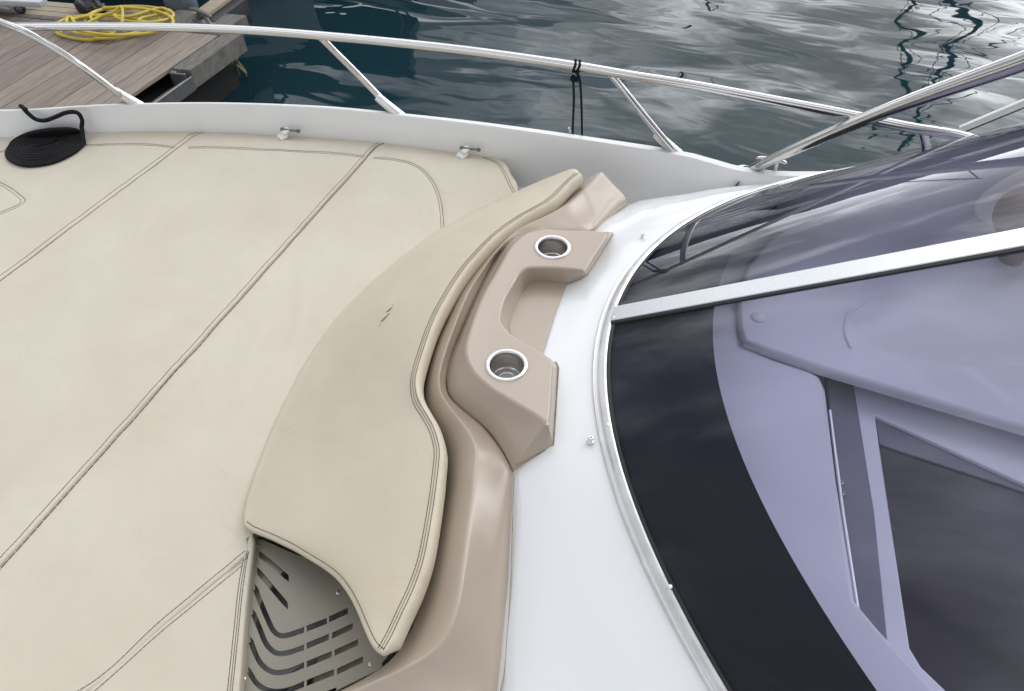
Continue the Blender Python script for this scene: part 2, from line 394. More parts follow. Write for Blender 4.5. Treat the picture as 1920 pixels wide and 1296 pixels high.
# coaming rows: (edge by the cushion), (crest), (groove or roof edge), height of the third
rows = [((1091, 337), (1129, 322), (1178, 372), .10, .15), ((1060, 370), (1102, 351), (1161, 385), .115, .165), ((1023, 404), (1066, 382), (1135, 410), .135, .175), ((990, 420), (1030, 402), (1114, 430), .148, .178),
        ((962, 436), (987, 421), (1078, 438), .152, .18), ((933, 452), (962, 438), (1000, 446), .155, .18), ((908, 483), (933, 469), (940, 470), .16, .18), ((880, 515), (904, 508), (915, 510), .16, .18),
        ((852, 552), (876, 553), (894, 554), .16, .18), ((830, 598), (853, 609), (869, 610), .16, .18), ((808, 650), (834, 663), (848, 664), .16, .18), ((795, 710), (824, 702), (840, 700), .16, .18),
        ((794, 745), (825, 728), (838, 722), .16, .18), ((800, 770), (834, 749), (845, 742), .16, .18), ((812, 791), (852, 774), (866, 762), .16, .18), ((832, 821), (874, 802), (905, 793), .16, .18),
        ((841, 847), (888, 827), (936, 830), .16, .18), ((842, 869), (893, 850), (953, 858), .162, .18), ((840, 900), (891, 880), (964, 881), .158, .18), ((836, 930), (887, 930), (962, 930), .142, .18),
        ((819, 1016), (876, 1010), (960, 1010), .118, .18), ((805, 1089), (866, 1090), (957, 1100), .095, .178), ((785, 1155), (850, 1163), (951, 1190), .075, .174), ((737, 1229), (815, 1220), (940, 1290), .065, .165),
        ((640, 1290), (720, 1272), (900, 1400), .08, .155), ((540, 1330), (620, 1315), (800, 1480), .07, .14)]
Ls = [[] for _ in range(9)]
for e, c, g, zg, zc in rows:
    E_ = at(*e, zc-.048); C_ = at(*c, zc); G_ = at(*g, zg)
    d = (E_ - C_); d.z = 0; d.normalize()
    Ls[0].append(E_ + d*.03 + Vector((0, 0, -.12))); Ls[1].append(E_ + d*.012 + Vector((0, 0, -.02)))
    Ls[2].append(E_.lerp(C_, .35) + Vector((0, 0, .004))); Ls[3].append(E_.lerp(C_, .90) + Vector((0, 0, .003))); Ls[4].append(C_)
    Ls[5].append(C_.lerp(G_, .10) + Vector((0, 0, -.001))); Ls[6].append(C_.lerp(G_, .5) + Vector((0, 0, -.004)))
    Ls[7].append(G_); Ls[8].append(G_ + (G_-C_).normalized()*.006 + Vector((0, 0, -.05)))
Ls = [rowcurve(l, 4) for l in Ls]
tipdir = Vector((.25, .97, 0))
cap = [[l[0] + tipdir*.03 + Vector((0, 0, -.16)) for l in Ls], [l[0] + tipdir*.010 + Vector((0, 0, -.02)) for l in Ls], [l[0] + tipdir*.002 + Vector((0, 0, -.002)) for l in Ls]]
grid = [cap[0], cap[1], cap[2]] + [[l[i] for l in Ls] for i in range(len(Ls[0]))]
b = MB(); b.loft(grid); co = b.build('coaming', M['beige'], Y, sharp=None)
md = co.modifiers.new('smooth', 'SUBSURF'); md.levels = 1; md.render_levels = 2

# console with two cup holders and a recess: pairs (top, bottom) in order round the outline
ZC = .24
def under(p, z): return Vector((p.x, p.y, z))
pairs = [((1029, 429), (1018, 424), .165), ((992, 435), (975, 440), .165), ((970, 449), (954, 452), .162), ((953, 469), (940, 470), .16), ((931, 508), (915, 511), .16), ((908, 547), (893, 557), .16),
         ((891, 587), (875, 598), .16), ((876, 632), (857, 641), .16), ((872, 653), (848, 662), .16), ((874, 672), (841, 686), .16), ((883, 692), (838, 712), .16), ((897, 709), (843, 738), .16),
         ((925, 732), (868, 765), .16), ((967, 757), (914, 802), .16), ((1004, 779), (944, 843), .16), ((1022, 793), (962, 878), .16), ((1029, 801), (1036, 838), .165),
         ((1031, 785), (1038, 828), .17), ((1035, 729), (1043, 756), .175), ((1037, 680), (1047, 690), .18), ((1033, 672), (1042, 679), .18), ((1015, 659), None, .17), ((985, 641), None, .17), ((959, 627), (962, 634), .18),
         ((945, 611), (957, 622), .182), ((938, 594), (957, 608), .182), ((947, 559), (966, 580), .182), ((964, 530), (982, 547), .182), ((973, 514), (992, 534), .182), ((984, 505), (1003, 529), .182),
         ((998, 502), (1016, 528), .182), ((1037, 502), (1040, 530), .182), ((1065, 504), (1062, 532), .18), ((1088, 507), (1088, 524), .18), ((1097, 510), (1103, 514), .18),
         ((1110, 489), (1117, 493), .175), ((1141, 440), (1149, 440), .165), ((1142, 434), (1150, 435), .162), ((1100, 431), None, .15), ((1060, 430), None, .15)]
tp = [at(*t, ZC) for t, bt, z in pairs]
bt_ = [at(*q, z) if q else under(t, z) for (tt, q, z), t in zip(pairs, tp)]
corner = {0, 15, 16, 19, 20, 23, 33, 34, 36, 37}
def outline(P):                                       # spline between corners, straight where corners follow each other
    o = []; k = len(P)
    for i in range(k):
        b_, c_ = P[i], P[(i+1) % k]
        a_ = P[i-1] if i not in corner else b_*2 - c_
        d_ = P[(i+2) % k] if (i+1) % k not in corner else c_*2 - b_
        for j in range(5):
            t = j/5
            o.append(.5*((2*b_) + (c_-a_)*t + (2*a_-5*b_+4*c_-d_)*t*t + (3*b_-a_-3*c_+d_)*t**3))
    return o
to, bo = outline(tp), outline(bt_)
def inwards(P, d, flip=1):
    o = []; k = len(P)
    for i in range(k):
        t = P[(i+1) % k] - P[i-1]; t.z = 0; t.normalize()
        o.append(P[i] + Vector((-t.y, t.x, 0))*d*flip)
    return o
area = sum(to[i].x*to[(i+1) % len(to)].y - to[(i+1) % len(to)].x*to[i].y for i in range(len(to)))
sg = 1 if area > 0 else -1
RB = .007
CUPS = [at(950, 685, ZC), at(1036, 464, ZC)]; CUP_R = .0485
ring0 = inwards(to, RB, sg)
steps = []
for k in range(5):
    ph = R(90)*k/4
    src = inwards(to, RB*(1-math.sin(ph)), sg)
    drop = RB*(1-math.cos(ph))
    steps.append([p.lerp(q, drop/.08*0.6) + Vector((0, 0, -drop*.5)) for p, q in zip(src, bo)])
low = [q + Vector((0, 0, -.03)) for q in bo]
b = MB(); b.loft(steps + [[s_.lerp(q, .5) for s_, q in zip(steps[-1], bo)], bo, low], True)
holes = [[c + Vector((math.cos(-2*math.pi*k/40), math.sin(-2*math.pi*k/40), 0))*(CUP_R-.006) for k in range(40)] for c in CUPS]
loops = [[p.copy() for p in steps[0]]] + holes
flat = [p for l in loops for p in l]
for p in flat: p.z = ZC
b.add(flat, [list(t) for t in tessellate_polygon(loops)])
console = b.build('cup_console', M['beige'], Y, sharp=50)
M['seal'] = mat('grey_brown_sealant', (.40, .33, .26), .6, var=.4, vscale=40)
k5 = lambda a_, b_: [p + Vector((.0008, 0, .002)) for p in bo[a_*5:b_*5+1]]
for ln in ([p + Vector((.0005, 0, .003)) for p in Ls[7][72:]], [p + Vector((.0005, 0, .002)) for p in Ls[7][:14]], k5(15, 20), k5(32, 36)):
    MB().tube(ln, .0013, 6).build('sealant_bead', M['seal'], Y)
fl = [at(x, y, .183) for x, y in ((930, 560), (962, 520), (1000, 515), (1075, 518), (1062, 531), (1040, 590), (1017, 662), (980, 660), (930, 625))]
fl2 = [p + Vector((0, 0, -.03)) for p in fl]
b = MB(); b.loft([fl2, fl], True, True); b.build('recess_floor', M['beige'], Y, sharp=30)
for c in CUPS:
    r = CUP_R
    lin = MB().lathe(c, [(r-.008, .001), (r-.010, -.004), (r-.010, -.02), (r-.0105, -.046), (r-.0115, -.050), (r-.014, -.052), (r-.016, -.0522)], 64).build('cup_holder', M['cup'], Y, sharp=25)
    MB().lathe(c, [(r-.009, -.002), (r-.008, .0025), (r-.005, .0045), (r-.001, .004), (r+.0015, .001), (r+.0015, -.002)], 48).build('rim', M['trim'], lin, sharp=60)
    MB().lathe(c+Vector((0, 0, -.0521)), [(r-.0135, 0), (r-.02, .0003), (.022, .0003), (.0005, .0003)], 48).build('base_plate', M['cupbase'], lin)
    MB().lathe(c+Vector((0, 0, -.052)), [(.022, .0005), (.021, .002), (.019, .0005)], 32).build('base_ring', M['trim'], lin)

# windscreen panes, border, mullion, trim
mu_c, mu_w = None, None
pa = on(1164, 590, glz); pb = on(1900, 454, glz)
CM = (pa.y + pb.y)/2
def mull_c(d): return pa.y + (pb.y-pa.y)*max(0, (d-(pa.x-a0(pa.y))))/((pb.x-a0(pb.y))-(pa.x-a0(pa.y)))
HWM = .028
def pane(name, c0, c1, lab):
    nc, nd = 60, 26; top, bot = [], []
    for i in range(nc+1):
        ci = i/nc; lt, lb = [], []
        for j in range(nd+1):
            d = .0 + 1.7*(j/nd)**1.3
            ca = c0(d); cb = c1(d); c = ca + (cb-ca)*ci
            lt.append(gp(c, d, .003)); lb.append(gp(c, d, -.003))
        top.append(lt); bot.append(lb)
    b = MB(); b.loft(top); b.loft([l[::-1] for l in bot])
    rim = lambda g: [l[0] for l in g] + g[-1][1:] + [l[-1] for l in g[::-1]][1:] + g[0][::-1][1:-1]
    b.loft([rim(bot), rim(top)], True)
    o = b.build(name, M['glass'], Y, sharp=40)
    top, bot = [], []
    for i in range(nc+1):
        ci = i/nc; lt = []; lb = []
        for j in range(7):
            d = -.01 + .232*j/6
            ca = c0(d); cb = c1(d); c = ca + (cb-ca)*ci
            lt.append(gp(c, d, -.0045)); lb.append(gp(c, d, -.0065))
        top.append(lt); bot.append(lb)
    b = MB(); b.loft(top); b.loft([l[::-1] for l in bot]); b.loft([rim(bot), rim(top)], True)
    b.build('black_band', M['border'], Y, sharp=40)
    return o
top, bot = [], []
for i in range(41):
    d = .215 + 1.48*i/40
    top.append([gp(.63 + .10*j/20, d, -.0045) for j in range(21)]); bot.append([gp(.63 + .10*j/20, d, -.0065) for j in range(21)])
b = MB(); b.loft(top); b.loft([l[::-1] for l in bot]); b.build('black_band', M['border'], Y)  # dark strip added under the glass for the dark reflection along its far edge
pane('windscreen_pane', lambda d: mull_c(d)+HWM*.5, lambda d: 1.10, '')
pane('windscreen_pane', lambda d: -1.15, lambda d: mull_c(d)-HWM*.5, '')
ds = [-.006 + 1.7*i/50 for i in range(51)]
def barline(off, h): return [gp(mull_c(d)+off, d, h) for d in ds]
b = MB(); b.loft([barline(HWM, .001), barline(HWM, .006), barline(HWM-.003, .010), barline(-HWM+.003, .010), barline(-HWM, .006), barline(-HWM, .001)]); 
mu = b.build('mullion', M['brushed'], Y, sharp=35)
b = MB(); b.loft([barline(-HWM+.001, .0085), barline(-HWM-.0065, .0075), barline(-HWM-.0085, .003)]); b.build('seal', M['black'], mu, sharp=30)
ct = [-1.15 + 2.27*i/119 for i in range(120)]
def tr(d, h): return [gp(c, d, h) for c in ct]
b = MB(); b.loft([tr(-.034, -.002), tr(-.033, .006), tr(-.031, .007), tr(-.029, .0035), tr(-.026, .003), tr(-.024, .0065), tr(-.014, .0105), tr(-.004, .009), tr(-.001, .003)])
trim = b.build('windscreen_trim', M['trim'], Y, sharp=45)
b = MB(); b.loft([tr(-.002, .0045), tr(.004, .0042), tr(.006, .003)]); b.build('trim_seal', M['black'], Y)
# dark gasket line under the trim on the roof
b = MB(); b.loft([tr(-.0385, -.004), tr(-.037, .0005), tr(-.033, .0)]); b.build('trim_gasket', M['black'], Y)
def screw(name, p, nrm, r, parent, h=.003, m='trim'):
    fx = frame(nrm)
    hd = MB().lathe(p, [(r, -.002), (r, h*.35), (r*.8, h*.8), (r*.45, h), (.0003, h*1.02)], 20, fx).build(name, M[m], parent)
    b = MB(); b.box(p + fx[2]*h, (r*1.1, r*.26, h*.35), fx); b.box(p + fx[2]*h, (r*.26, r*1.1, h*.34), fx)
    b.build('cross_slot', M['black'], hd, smooth=False) if parent == Y else None
for px, py in ((1151, 596), (1140, 797), (1256, 1101)):
    p = on(px, py, lambda a, c: glz(a, c)+.008); screw('screw', p, (-.4, 0, 1), .006, trim, .004)
for px, py in ((1205, 446), (1107, 828)):
    p = at(px, py, .182)
    st = MB().lathe(p, [(.0075, -.004), (.0075, .003), (.005, .0045), (.0042, .010), (.0062, .0115), (.0066, .0145), (.005, .0165), (.0004, .017)], 24).build('snap_stud', M['trim'], Y)
    b = MB(); b.box(p + Vector((0, 0, .017)), (.006, .0012, .0012)); b.box(p + Vector((0, 0, .017)), (.0012, .006, .0011)); b.build('cross_slot', M['black'], st, smooth=False)

# interior behind the glass
ID = .10
def slab(name, pts, z, th, m, parent=Y, rr=.012):
    P = [Vector(p) if len(p) == 3 else Vector((p[0], p[1], z)) for p in pts]
    ar = sum(P[i].x*P[(i+1) % len(P)].y - P[(i+1) % len(P)].x*P[i].y for i in range(len(P)))
    if ar < 0: P = P[::-1]
    b = MB(); st = []
    for k in range(4):
        ph = R(90)*k/3
        st.append([p + Vector((0, 0, -rr*(1-math.cos(ph)))) for p in inwards(P, rr*(1-math.sin(ph)))])
    low = [p + Vector((0, 0, -th)) for p in P]
    b.loft(st + [low], True)
    b.add(st[0], [list(t) for t in tessellate_polygon([st[0]])]); b.add(low, [list(t)[::-1] for t in tessellate_polygon([low])])
    return b.build(name, m, parent, sharp=50)
def ipx(pts, z): return [at(x, y, z) for x, y in pts]
# far dash: flat shelf with a raised lip along the companionway
dash = ipx(((1383, 560), (1385, 612), (1396, 640), (1450, 660), (1540, 690), (1700, 737), (1920, 802), (2250, 905)), .115)
dash += [Vector((1.6, .95, .115)), Vector((.9, .95, .115)), Vector((.55, .8, .115)), Vector((.36, .55, .115)), Vector((.31, .4, .115))]
slab('front_ledge', [Vector(p + (.088,)) for p in ((.06, .09), (.10, .32), (.22, .58), (.42, .80), (.62, .80), (.47, .5), (.40, .3), (.37, .10))], .088, .03, M['inwhite'])
slab('dashboard', dash, .115, .028, M['inwhite'])
cowl = [(.62, .22), (.72, .17), (.95, .20), (1.25, .33), (1.6, .5), (1.6, .9), (1.0, .9), (.75, .7), (.63, .45)]
cw = MB()
cl = curve([(x, y, 0) for x, y in cowl], 48, True)
cen = Vector((1.1, .5, 0))
cw.loft([[Vector((cen.x+(p.x-cen.x)*k, cen.y+(p.y-cen.y)*k, .112+h)) for p in cl] for k, h in ((1.06, 0), (1, .002), (.93, .009), (.84, .025), (.74, .042), (.6, .055), (.35, .062), (.02, .064))], True)
cw.build('instrument_cowl', M['inwhite'], Y, sharp=None)
b = MB(); b.loft([[Vector((.36+.02*math.cos(t), .2+.02*math.sin(t), .117)) for t in [k*math.pi/6 for k in range(12)]], [Vector((.36+.018*math.cos(t), .2+.018*math.sin(t), .1185)) for t in [k*math.pi/6 for k in range(12)]]], True, True)
b.build('screw_cover', M['inwhite'], Y)
cov = ipx(((1250, 560), (1383, 580), (1388, 648), (1450, 672), (1520, 695), (1538, 706), (1549, 730), (1570, 900), (1606, 1128), (1650, 1180), (1760, 1296), (1850, 1390), (1700, 1420), (1480, 1180), (1300, 900), (1240, 700)), .095)
slab('hatch_surround', cov, .095, .05, M['inwhite'])
trk = ipx(((1549, 700), (1600, 712), (1640, 960), (1668, 1230), (1610, 1160), (1575, 930)), .05)
slab('hatch_track', trk, .05, .02, M['intgrey'], rr=.004)
b = MB(); b.tube([at(1556, 770, .058), at(1580, 960, .058), at(1609, 1150, .058)], .0045, 10); b.build('track_rod', M['trim'], Y)
for p in (at(1577, 905, .056), at(1579, 925, .056)): screw('track_bolt', p, (0, 0, 1), .006, Y, .004)
fr_o = ipx(((1590, 712), (1640, 706), (2100, 850), (2100, 990), (1640, 778), (1660, 905), (1707, 1215), (1728, 1250), (1905, 1420), (1800, 1450), (1690, 1310), (1655, 1235), (1628, 1000)), .045)
slab('door_frame', fr_o, .045, .03, M['inwhite'], rr=.006)
slab('door_panel', ipx(((1630, 770), (2100, 960), (2300, 1300), (1900, 1450), (1700, 1240)), .028), .028, .015, M['smoked'], rr=.003)
slab('door_rail', ipx(((1640, 778), (1700, 795), (1990, 915), (1990, 945), (1700, 850), (1650, 833)), .034), .034, .006, M['intgrey'], rr=.002)
# dark lining of companionway and cockpit, added to keep light from leaking in
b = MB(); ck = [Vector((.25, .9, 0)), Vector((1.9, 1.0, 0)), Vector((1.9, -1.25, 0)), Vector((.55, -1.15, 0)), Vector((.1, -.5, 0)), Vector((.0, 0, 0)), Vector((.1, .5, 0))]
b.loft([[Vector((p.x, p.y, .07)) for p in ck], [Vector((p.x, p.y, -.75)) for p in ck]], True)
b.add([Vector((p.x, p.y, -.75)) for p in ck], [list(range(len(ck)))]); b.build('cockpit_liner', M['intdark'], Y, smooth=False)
b = MB(); sc = at(1905, 400, .33)
b.lathe(sc + Vector((.05, .0, 0)), [(.001, .05), (.05, .048), (.085, .035), (.10, .0), (.085, -.035), (.05, -.05), (.001, -.052)], 32, frame((-.3, -.5, 1)))
b.tube([sc+Vector((.05, 0, -.04)), sc+Vector((.07, .02, -.25))], .03, 14)
b.build('helm_seat', M['seat'], Y, sharp=None)

b = MB(); b.tube(curve([Vector((.60, .16, .118)), Vector((.585, .22, .119)), Vector((.60, .30, .119)), Vector((.66, .37, .119))], 20), .004, 8); b.build('dash_moulding', M['inwhite'], Y)
wl = []
for i in range(25):
    d = .05 + 1.6*i/24; c_ = .74; g_ = gp(c_, d); wl.append([Vector((a0(.60)+d-.02, .60, .112)), Vector((g_.x-.01, .68, .125)), Vector((g_.x, .735, min(g_.z-.03, .18))), Vector((g_.x, c_, max(.14, g_.z-.018))), Vector((g_.x+.005, .77, max(.14, g_.z-.04)))])
MB().loft(wl).build('side_lining', M['inwhite'], Y)

# far support arm over the windscreen
bs = Vector((.262, .955, .07)); d1 = ray(1913, 117)*1.7 + CAM
dirv = (d1 - bs)
pts = [bs - dirv*.02 + Vector((0, 0, -.03))] + [bs + dirv*t + Vector((0, 0, .02*math.sin(math.pi*min(1, t)))) for t in [k/24*1.35 for k in range(25)]]
rad = [.015 + .0105*min(1, k/20) for k in range(26)]
arm = MB().tube(pts, rad, 28).build('support_arm', M['steel'], Y, sharp=50)
MB().lathe(bs, [(.034, -.03), (.034, .004), (.028, .01), (.018, .014)], 28, frame((.2, 0, 1))).build('arm_flange', M['trim'], arm)
# a second arm further aft on the far side
p0, p1 = ray(1838, 228)*2.6 + CAM, ray(1930, 190)*2.45 + CAM
MB().tube([p0 + (p1-p0)*t for t in (-.4, .0, .5, 1, 1.6, 2.6)], .017, 20).build('support_arm', M['steel'], Y)

# guard rail
RZ = .39
rp = [at(x, y, RZ) for x, y in ((26, 50), (65, 50), (150, 49.5), (300, 51), (450, 56), (600, 67), (750, 81), (900, 98), (1080, 124), (1180, 141), (1300, 160), (1450, 188), (1600, 217), (1700, 238), (1790, 253), (1900, 276))]
rp += [Vector((1.5, .86, RZ))]
MB().tube(curve(rp, 120), .0145, 20).build('guard_rail', M['steel'], Y)
def stanchion(px, zs, sock, sk=.32):
    P = [at(x, y, z) for (x, y), z in zip(px, zs)]
    o = MB().tube(curve(P, 24), .0125, 18).build('stanchion', M['steel'], Y)
    a, c = at(*sock[0], zs[-1]+.05), at(*sock[1], BZ-.005)
    dv = (a - c).normalized()
    MB().tube([c - dv*.02, c, c.lerp(a, .4), c.lerp(a, .98), a, a+dv*.001], [.020, .019, .0172, .0158, .015, .0128], 20).build('socket', M['trim'], o, sharp=60)
stanchion(((-120, -10), (-50, 18), (0, 41), (45, 58), (105, 92), (160, 129), (212, 168), (240, 188)), (.47, .44, .415, .395, .33, .26, .17, .11), ((214, 170), (254, 194)))
stanchion(((603, 72), (640, 109), (680, 149), (735, 206)), (.385, .30, .215, .105), ((707, 181), (745, 213)))
stanchion(((1142, 136), (1175, 176), (1215, 226), (1260, 280)), (.385, .30, .205, .105), ((1229, 250), (1264, 283)))
t_ = at(1730, 243, .385); b_ = Vector((t_.x+.16, 1.03, .10))
MB().tube([t_, t_.lerp(b_, .5), b_], .0125, 18).build('stanchion', M['steel'], Y)
p = at(1446, 303, BZ+.03)
b = MB(); b.tube(curve([p+Vector((-.05, 0, .004)), p+Vector((-.025, 0, .008)), p+Vector((.02, 0, .008)), p+Vector((.05, 0, .004))], 16), [.003]+[.0065]*14+[.003], 12)
b.tube([p+Vector((-.015, 0, 0)), p+Vector((-.02, 0, -.05))], .006, 10); b.tube([p+Vector((.02, 0, 0)), p+Vector((.022, 0, -.05))], .006, 10)
b.build('deck_cleat', M['steel'], Y)

# vent grille beside the backrest, with slots cut through
GZ = -.028
def r6(x, y): return (400 + x/3.5556, 932 + y/3.5556)
gout = [(483, 1010), (492, 1012), (560, 1042), (760, 1060), (760, 1190), (716, 1243), (716, 1250), (708, 1256), (560, 1330), (448, 1345), (447, 1310), (478, 1020)]
def slot(cl, wd):
    P = curve([Vector((x, y, 0)) for x, y in cl], max(2, 6*(len(cl)-1) if len(cl) > 2 else 2)) if len(cl) > 2 else [Vector((x, y, 0)) for x, y in cl]
    Lh, Rh = [], []
    for i, p in enumerate(P):
        t = (P[min(i+1, len(P)-1)] - P[max(i-1, 0)]).normalized(); n = Vector((-t.y, t.x, 0))*wd/2
        if i == 0 or i == len(P)-1: n = Vector((0, (wd/2)*1.15, 0)) if abs(t.x) > .3 else n
        Lh.append(p+n); Rh.append(p-n)
    return [r6(p.x, p.y) for p in Lh + Rh[::-1]]
SL = [[(306, 380), (400, 455), (503, 545)], [(291, 485), (370, 580), (497, 730)],
      [(277, 600), (310, 690), (360, 810), (400, 890), (450, 925), (510, 917), (605, 885)], [(622, 878), (757, 825)], [(772, 815), (897, 758)],
      [(262, 765), (310, 880), (350, 975), (400, 1030), (450, 1045), (520, 1032), (605, 1003)], [(622, 993), (770, 932)], [(792, 925), (930, 860)],
      [(246, 950), (285, 1055), (330, 1125), (390, 1165), (450, 1170), (520, 1155), (605, 1120)], [(622, 1115), (790, 1047)], [(808, 1040), (965, 968)],
      [(232, 1150), (275, 1225), (325, 1270), (390, 1294), (460, 1294), (530, 1277), (605, 1245)], [(622, 1240), (805, 1168)], [(825, 1165), (997, 1083)],
      [(218, 1350), (265, 1400), (330, 1430), (420, 1430), (500, 1410), (605, 1370)], [(622, 1363), (820, 1290)]]
loops2 = [gout] + [slot(c, 36) for c in SL]
top = [[at(x, y, GZ) for x, y in l] for l in loops2]
bot = [[p + Vector((0, 0, -.004)) for p in l] for l in top]
b = MB(); fl_t = [p for l in top for p in l]; fl_b = [p for l in bot for p in l]; tris = [list(t) for t in tessellate_polygon(top)]
b.add(fl_t, tris); b.add(fl_b, [t[::-1] for t in tris])
for l, k in zip(top, bot): b.loft([l, k], True)
gr = b.build('vent_grille', M['grille'], Y, smooth=False)
for px, py in ((482, 1023), (634, 1111), (695, 1245), (457, 1273)):
    screw('screw', at(px, py, GZ), (0, 0, 1), .0045, gr, .0015)
    p = at(px, py, GZ+.0018); b = MB(); b.box(p, (.005, .0011, .001)); b.box(p, (.0011, .005, .0011)); b.build('screw_slot', M['black'], gr, smooth=False)
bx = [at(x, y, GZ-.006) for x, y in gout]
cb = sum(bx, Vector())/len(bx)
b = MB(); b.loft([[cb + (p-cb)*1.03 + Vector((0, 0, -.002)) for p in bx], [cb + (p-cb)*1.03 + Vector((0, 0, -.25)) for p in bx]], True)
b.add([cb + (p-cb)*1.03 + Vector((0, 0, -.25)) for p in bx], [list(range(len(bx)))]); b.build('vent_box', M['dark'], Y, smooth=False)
slab('vent_ledge', [at(x, y, GZ-.022) for x, y in ((613, 1175), (640, 1165), (760, 1110), (760, 1250), (600, 1330), (530, 1330), (585, 1290), (590, 1255))], GZ-.022, .01, M['beige'], rr=.003)
slab('vent_ledge', [at(x, y, GZ-.022) for x, y in ((470, 1010), (490, 1020), (540, 1062), (520, 1085), (490, 1130), (470, 1210), (468, 1230), (458, 1200), (470, 1100))], GZ-.022, .01, M['beige'], rr=.003)
b = MB(); b.tube(curve([at(470, 1330, -.12), at(540, 1280, -.10), at(600, 1230, -.09), at(640, 1180, -.12)], 20), .012, 12); b.tube(curve([at(530, 1330, -.12), at(580, 1270, -.10), at(650, 1225, -.1), at(690, 1190, -.12)], 20), .01, 12)
b.build('vent_pipes', M['hose_grey'], Y)

# strap buckles on the sun pad edge
def buckle(px, py):
    p = at(px-4, py+5, -.006); q = at(px+9, py-16, .03); d = (q-p).normalized(); fx = frame((0, -.35, 1), d)
    b = MB(); b.box(p.lerp(q, .30), (.034, .034, .014), fx, .004); b.box(p.lerp(q, .78), (.034, .026, .009), fx, .003)
    b.box(p.lerp(q, .02), (.020, .036, .016), fx, .005)
    o = b.build('strap_buckle', M['plastic'], Y)
    MB().box(p.lerp(q, .03) + fx[2]*.008, (.013, .024, .003), fx, .001).build('grip_pad', M['grille'], o)
    sidev = Vector((.985, .13, 0)).normalized()
    b = MB(); c = p.lerp(q, .88); b.tube([c - sidev*.018, c + sidev*.045], .0042, 10)
    for k in (-.018, .047): b.lathe(c + sidev*k, [(.001, .008), (.006, .006), (.008, 0), (.006, -.006), (.001, -.008)], 14, frame((0, -1, .3)))
    b.build('bracket', M['galv'], o)
buckle(530, 257); buckle(867, 292)

# ------------------------------------------------------------------ cushions
def coons(A, B, Cc, D):   # A: u at v=0, B: u at v=1, Cc: v at u=0, D: v at u=1
    nu, nv = len(A)-1, len(Cc)-1; G = []
    for j in range(nv+1):
        v = j/nv; row = []
        for i in range(nu+1):
            u = i/nu
            row.append(A[i]*(1-v) + B[i]*v + Cc[j]*(1-u) + D[j]*u - (A[0]*(1-u)*(1-v) + A[-1]*u*(1-v) + B[0]*(1-u)*v + B[-1]*u*v))
        G.append(row)
    return G
def cushion(name, G, m, prof, label, wr=.003, ws=3.0, group=None, dent=None, near_k=1.0, seams=()):
    from mathutils.kdtree import KDTree
    sp = [q for l in seams for q in even(l, int(len(l)*6))]
    kd = KDTree(max(1, len(sp)))
    for i, q in enumerate(sp): kd.insert(Vector((q.x, q.y, 0)), i)
    kd.balance()
    nv, nu = len(G), len(G[0])
    for j in range(nv):
        for i in range(nu):
            p = G[j][i]
            n = noise.fractal(Vector((p.x*ws, p.y*ws*.7, 3.3)), 1.0, 2.0, 3)
            ed = min(1, 6*min(i, nu-1-i, j, nv-1-j)/max(8, min(nu, nv)))
            dz = 0.0
            if sp:
                ds_ = kd.find(Vector((p.x, p.y, 0)))[2]
                if ds_ < .12: dz = -.0035*math.exp(-(ds_/.010)**2) + .0022*math.exp(-(ds_/.035)**2)*noise.noise(Vector((p.x*34, p.y*34, 8.1)))
            cre = noise.noise(Vector((p.x*9 + 2*noise.noise(Vector((p.x*2, p.y*2, 1))), p.y*2.5, 6.2)))
            bord_ = min(i, nu-1-i, j, nv-1-j)/max(8, min(nu, nv))
            dz += .0020*math.exp(-bord_*14)*noise.noise(Vector((p.x*26, p.y*26, 4.4))) + .0014*max(0, cre-.25)*4*ed
            p.z += wr*n*ed + (dent(p) if dent else 0) + dz
    rim = [G[0][i] for i in range(nu)] + [G[j][nu-1] for j in range(1, nv)] + [G[nv-1][i] for i in range(nu-2, -1, -1)] + [G[j][0] for j in range(nv-2, 0, -1)]
    ar = sum(rim[i].x*rim[(i+1) % len(rim)].y - rim[(i+1) % len(rim)].x*rim[i].y for i in range(len(rim)))
    s_ = -1 if ar > 0 else 1
    b = MB(); b.loft(G)
    kf = [1.0]*len(rim)
    for i in range(len(rim)):
        t = min(1, max(0, (nu-1-i)/3)) if i < nu-1 else (0 if i <= nu-1+nv-1 else min(1, (i-(nu+nv-2))/3))
        kf[i] = near_k + (1-near_k)*t
    rings = [rim] + [[p + (q-p)*k + Vector((0, 0, dz*k)) for p, q, k in zip(rim, inwards(rim, o_, s_), kf)] for o_, dz in prof]
    b.loft(rings, True)
    o = mesh(name, b.v, b.f, m, None, True, None)
    import bmesh
    bm = bmesh.new(); bm.from_mesh(o.data); bmesh.ops.remove_doubles(bm, verts=bm.verts, dist=1e-5); bmesh.ops.recalc_face_normals(bm, faces=bm.faces); bm.to_mesh(o.data); bm.free()
    tag(o, label, 'cushion', 'cushions of the sun pad' if name == 'sunpad_cushion' else None)
    return o
def tree(o): return BVHTree.FromPolygons([tuple(v.co) for v in o.data.vertices], [tuple(p.vertices) for p in o.data.polygons])
def drop(T, p, h=.0006):
    r = T.ray_cast(Vector((p.x, p.y, 1.2)), Vector((0, 0, -1)))
    return (r[0] + Vector((0, 0, h))) if r[0] is not None else None
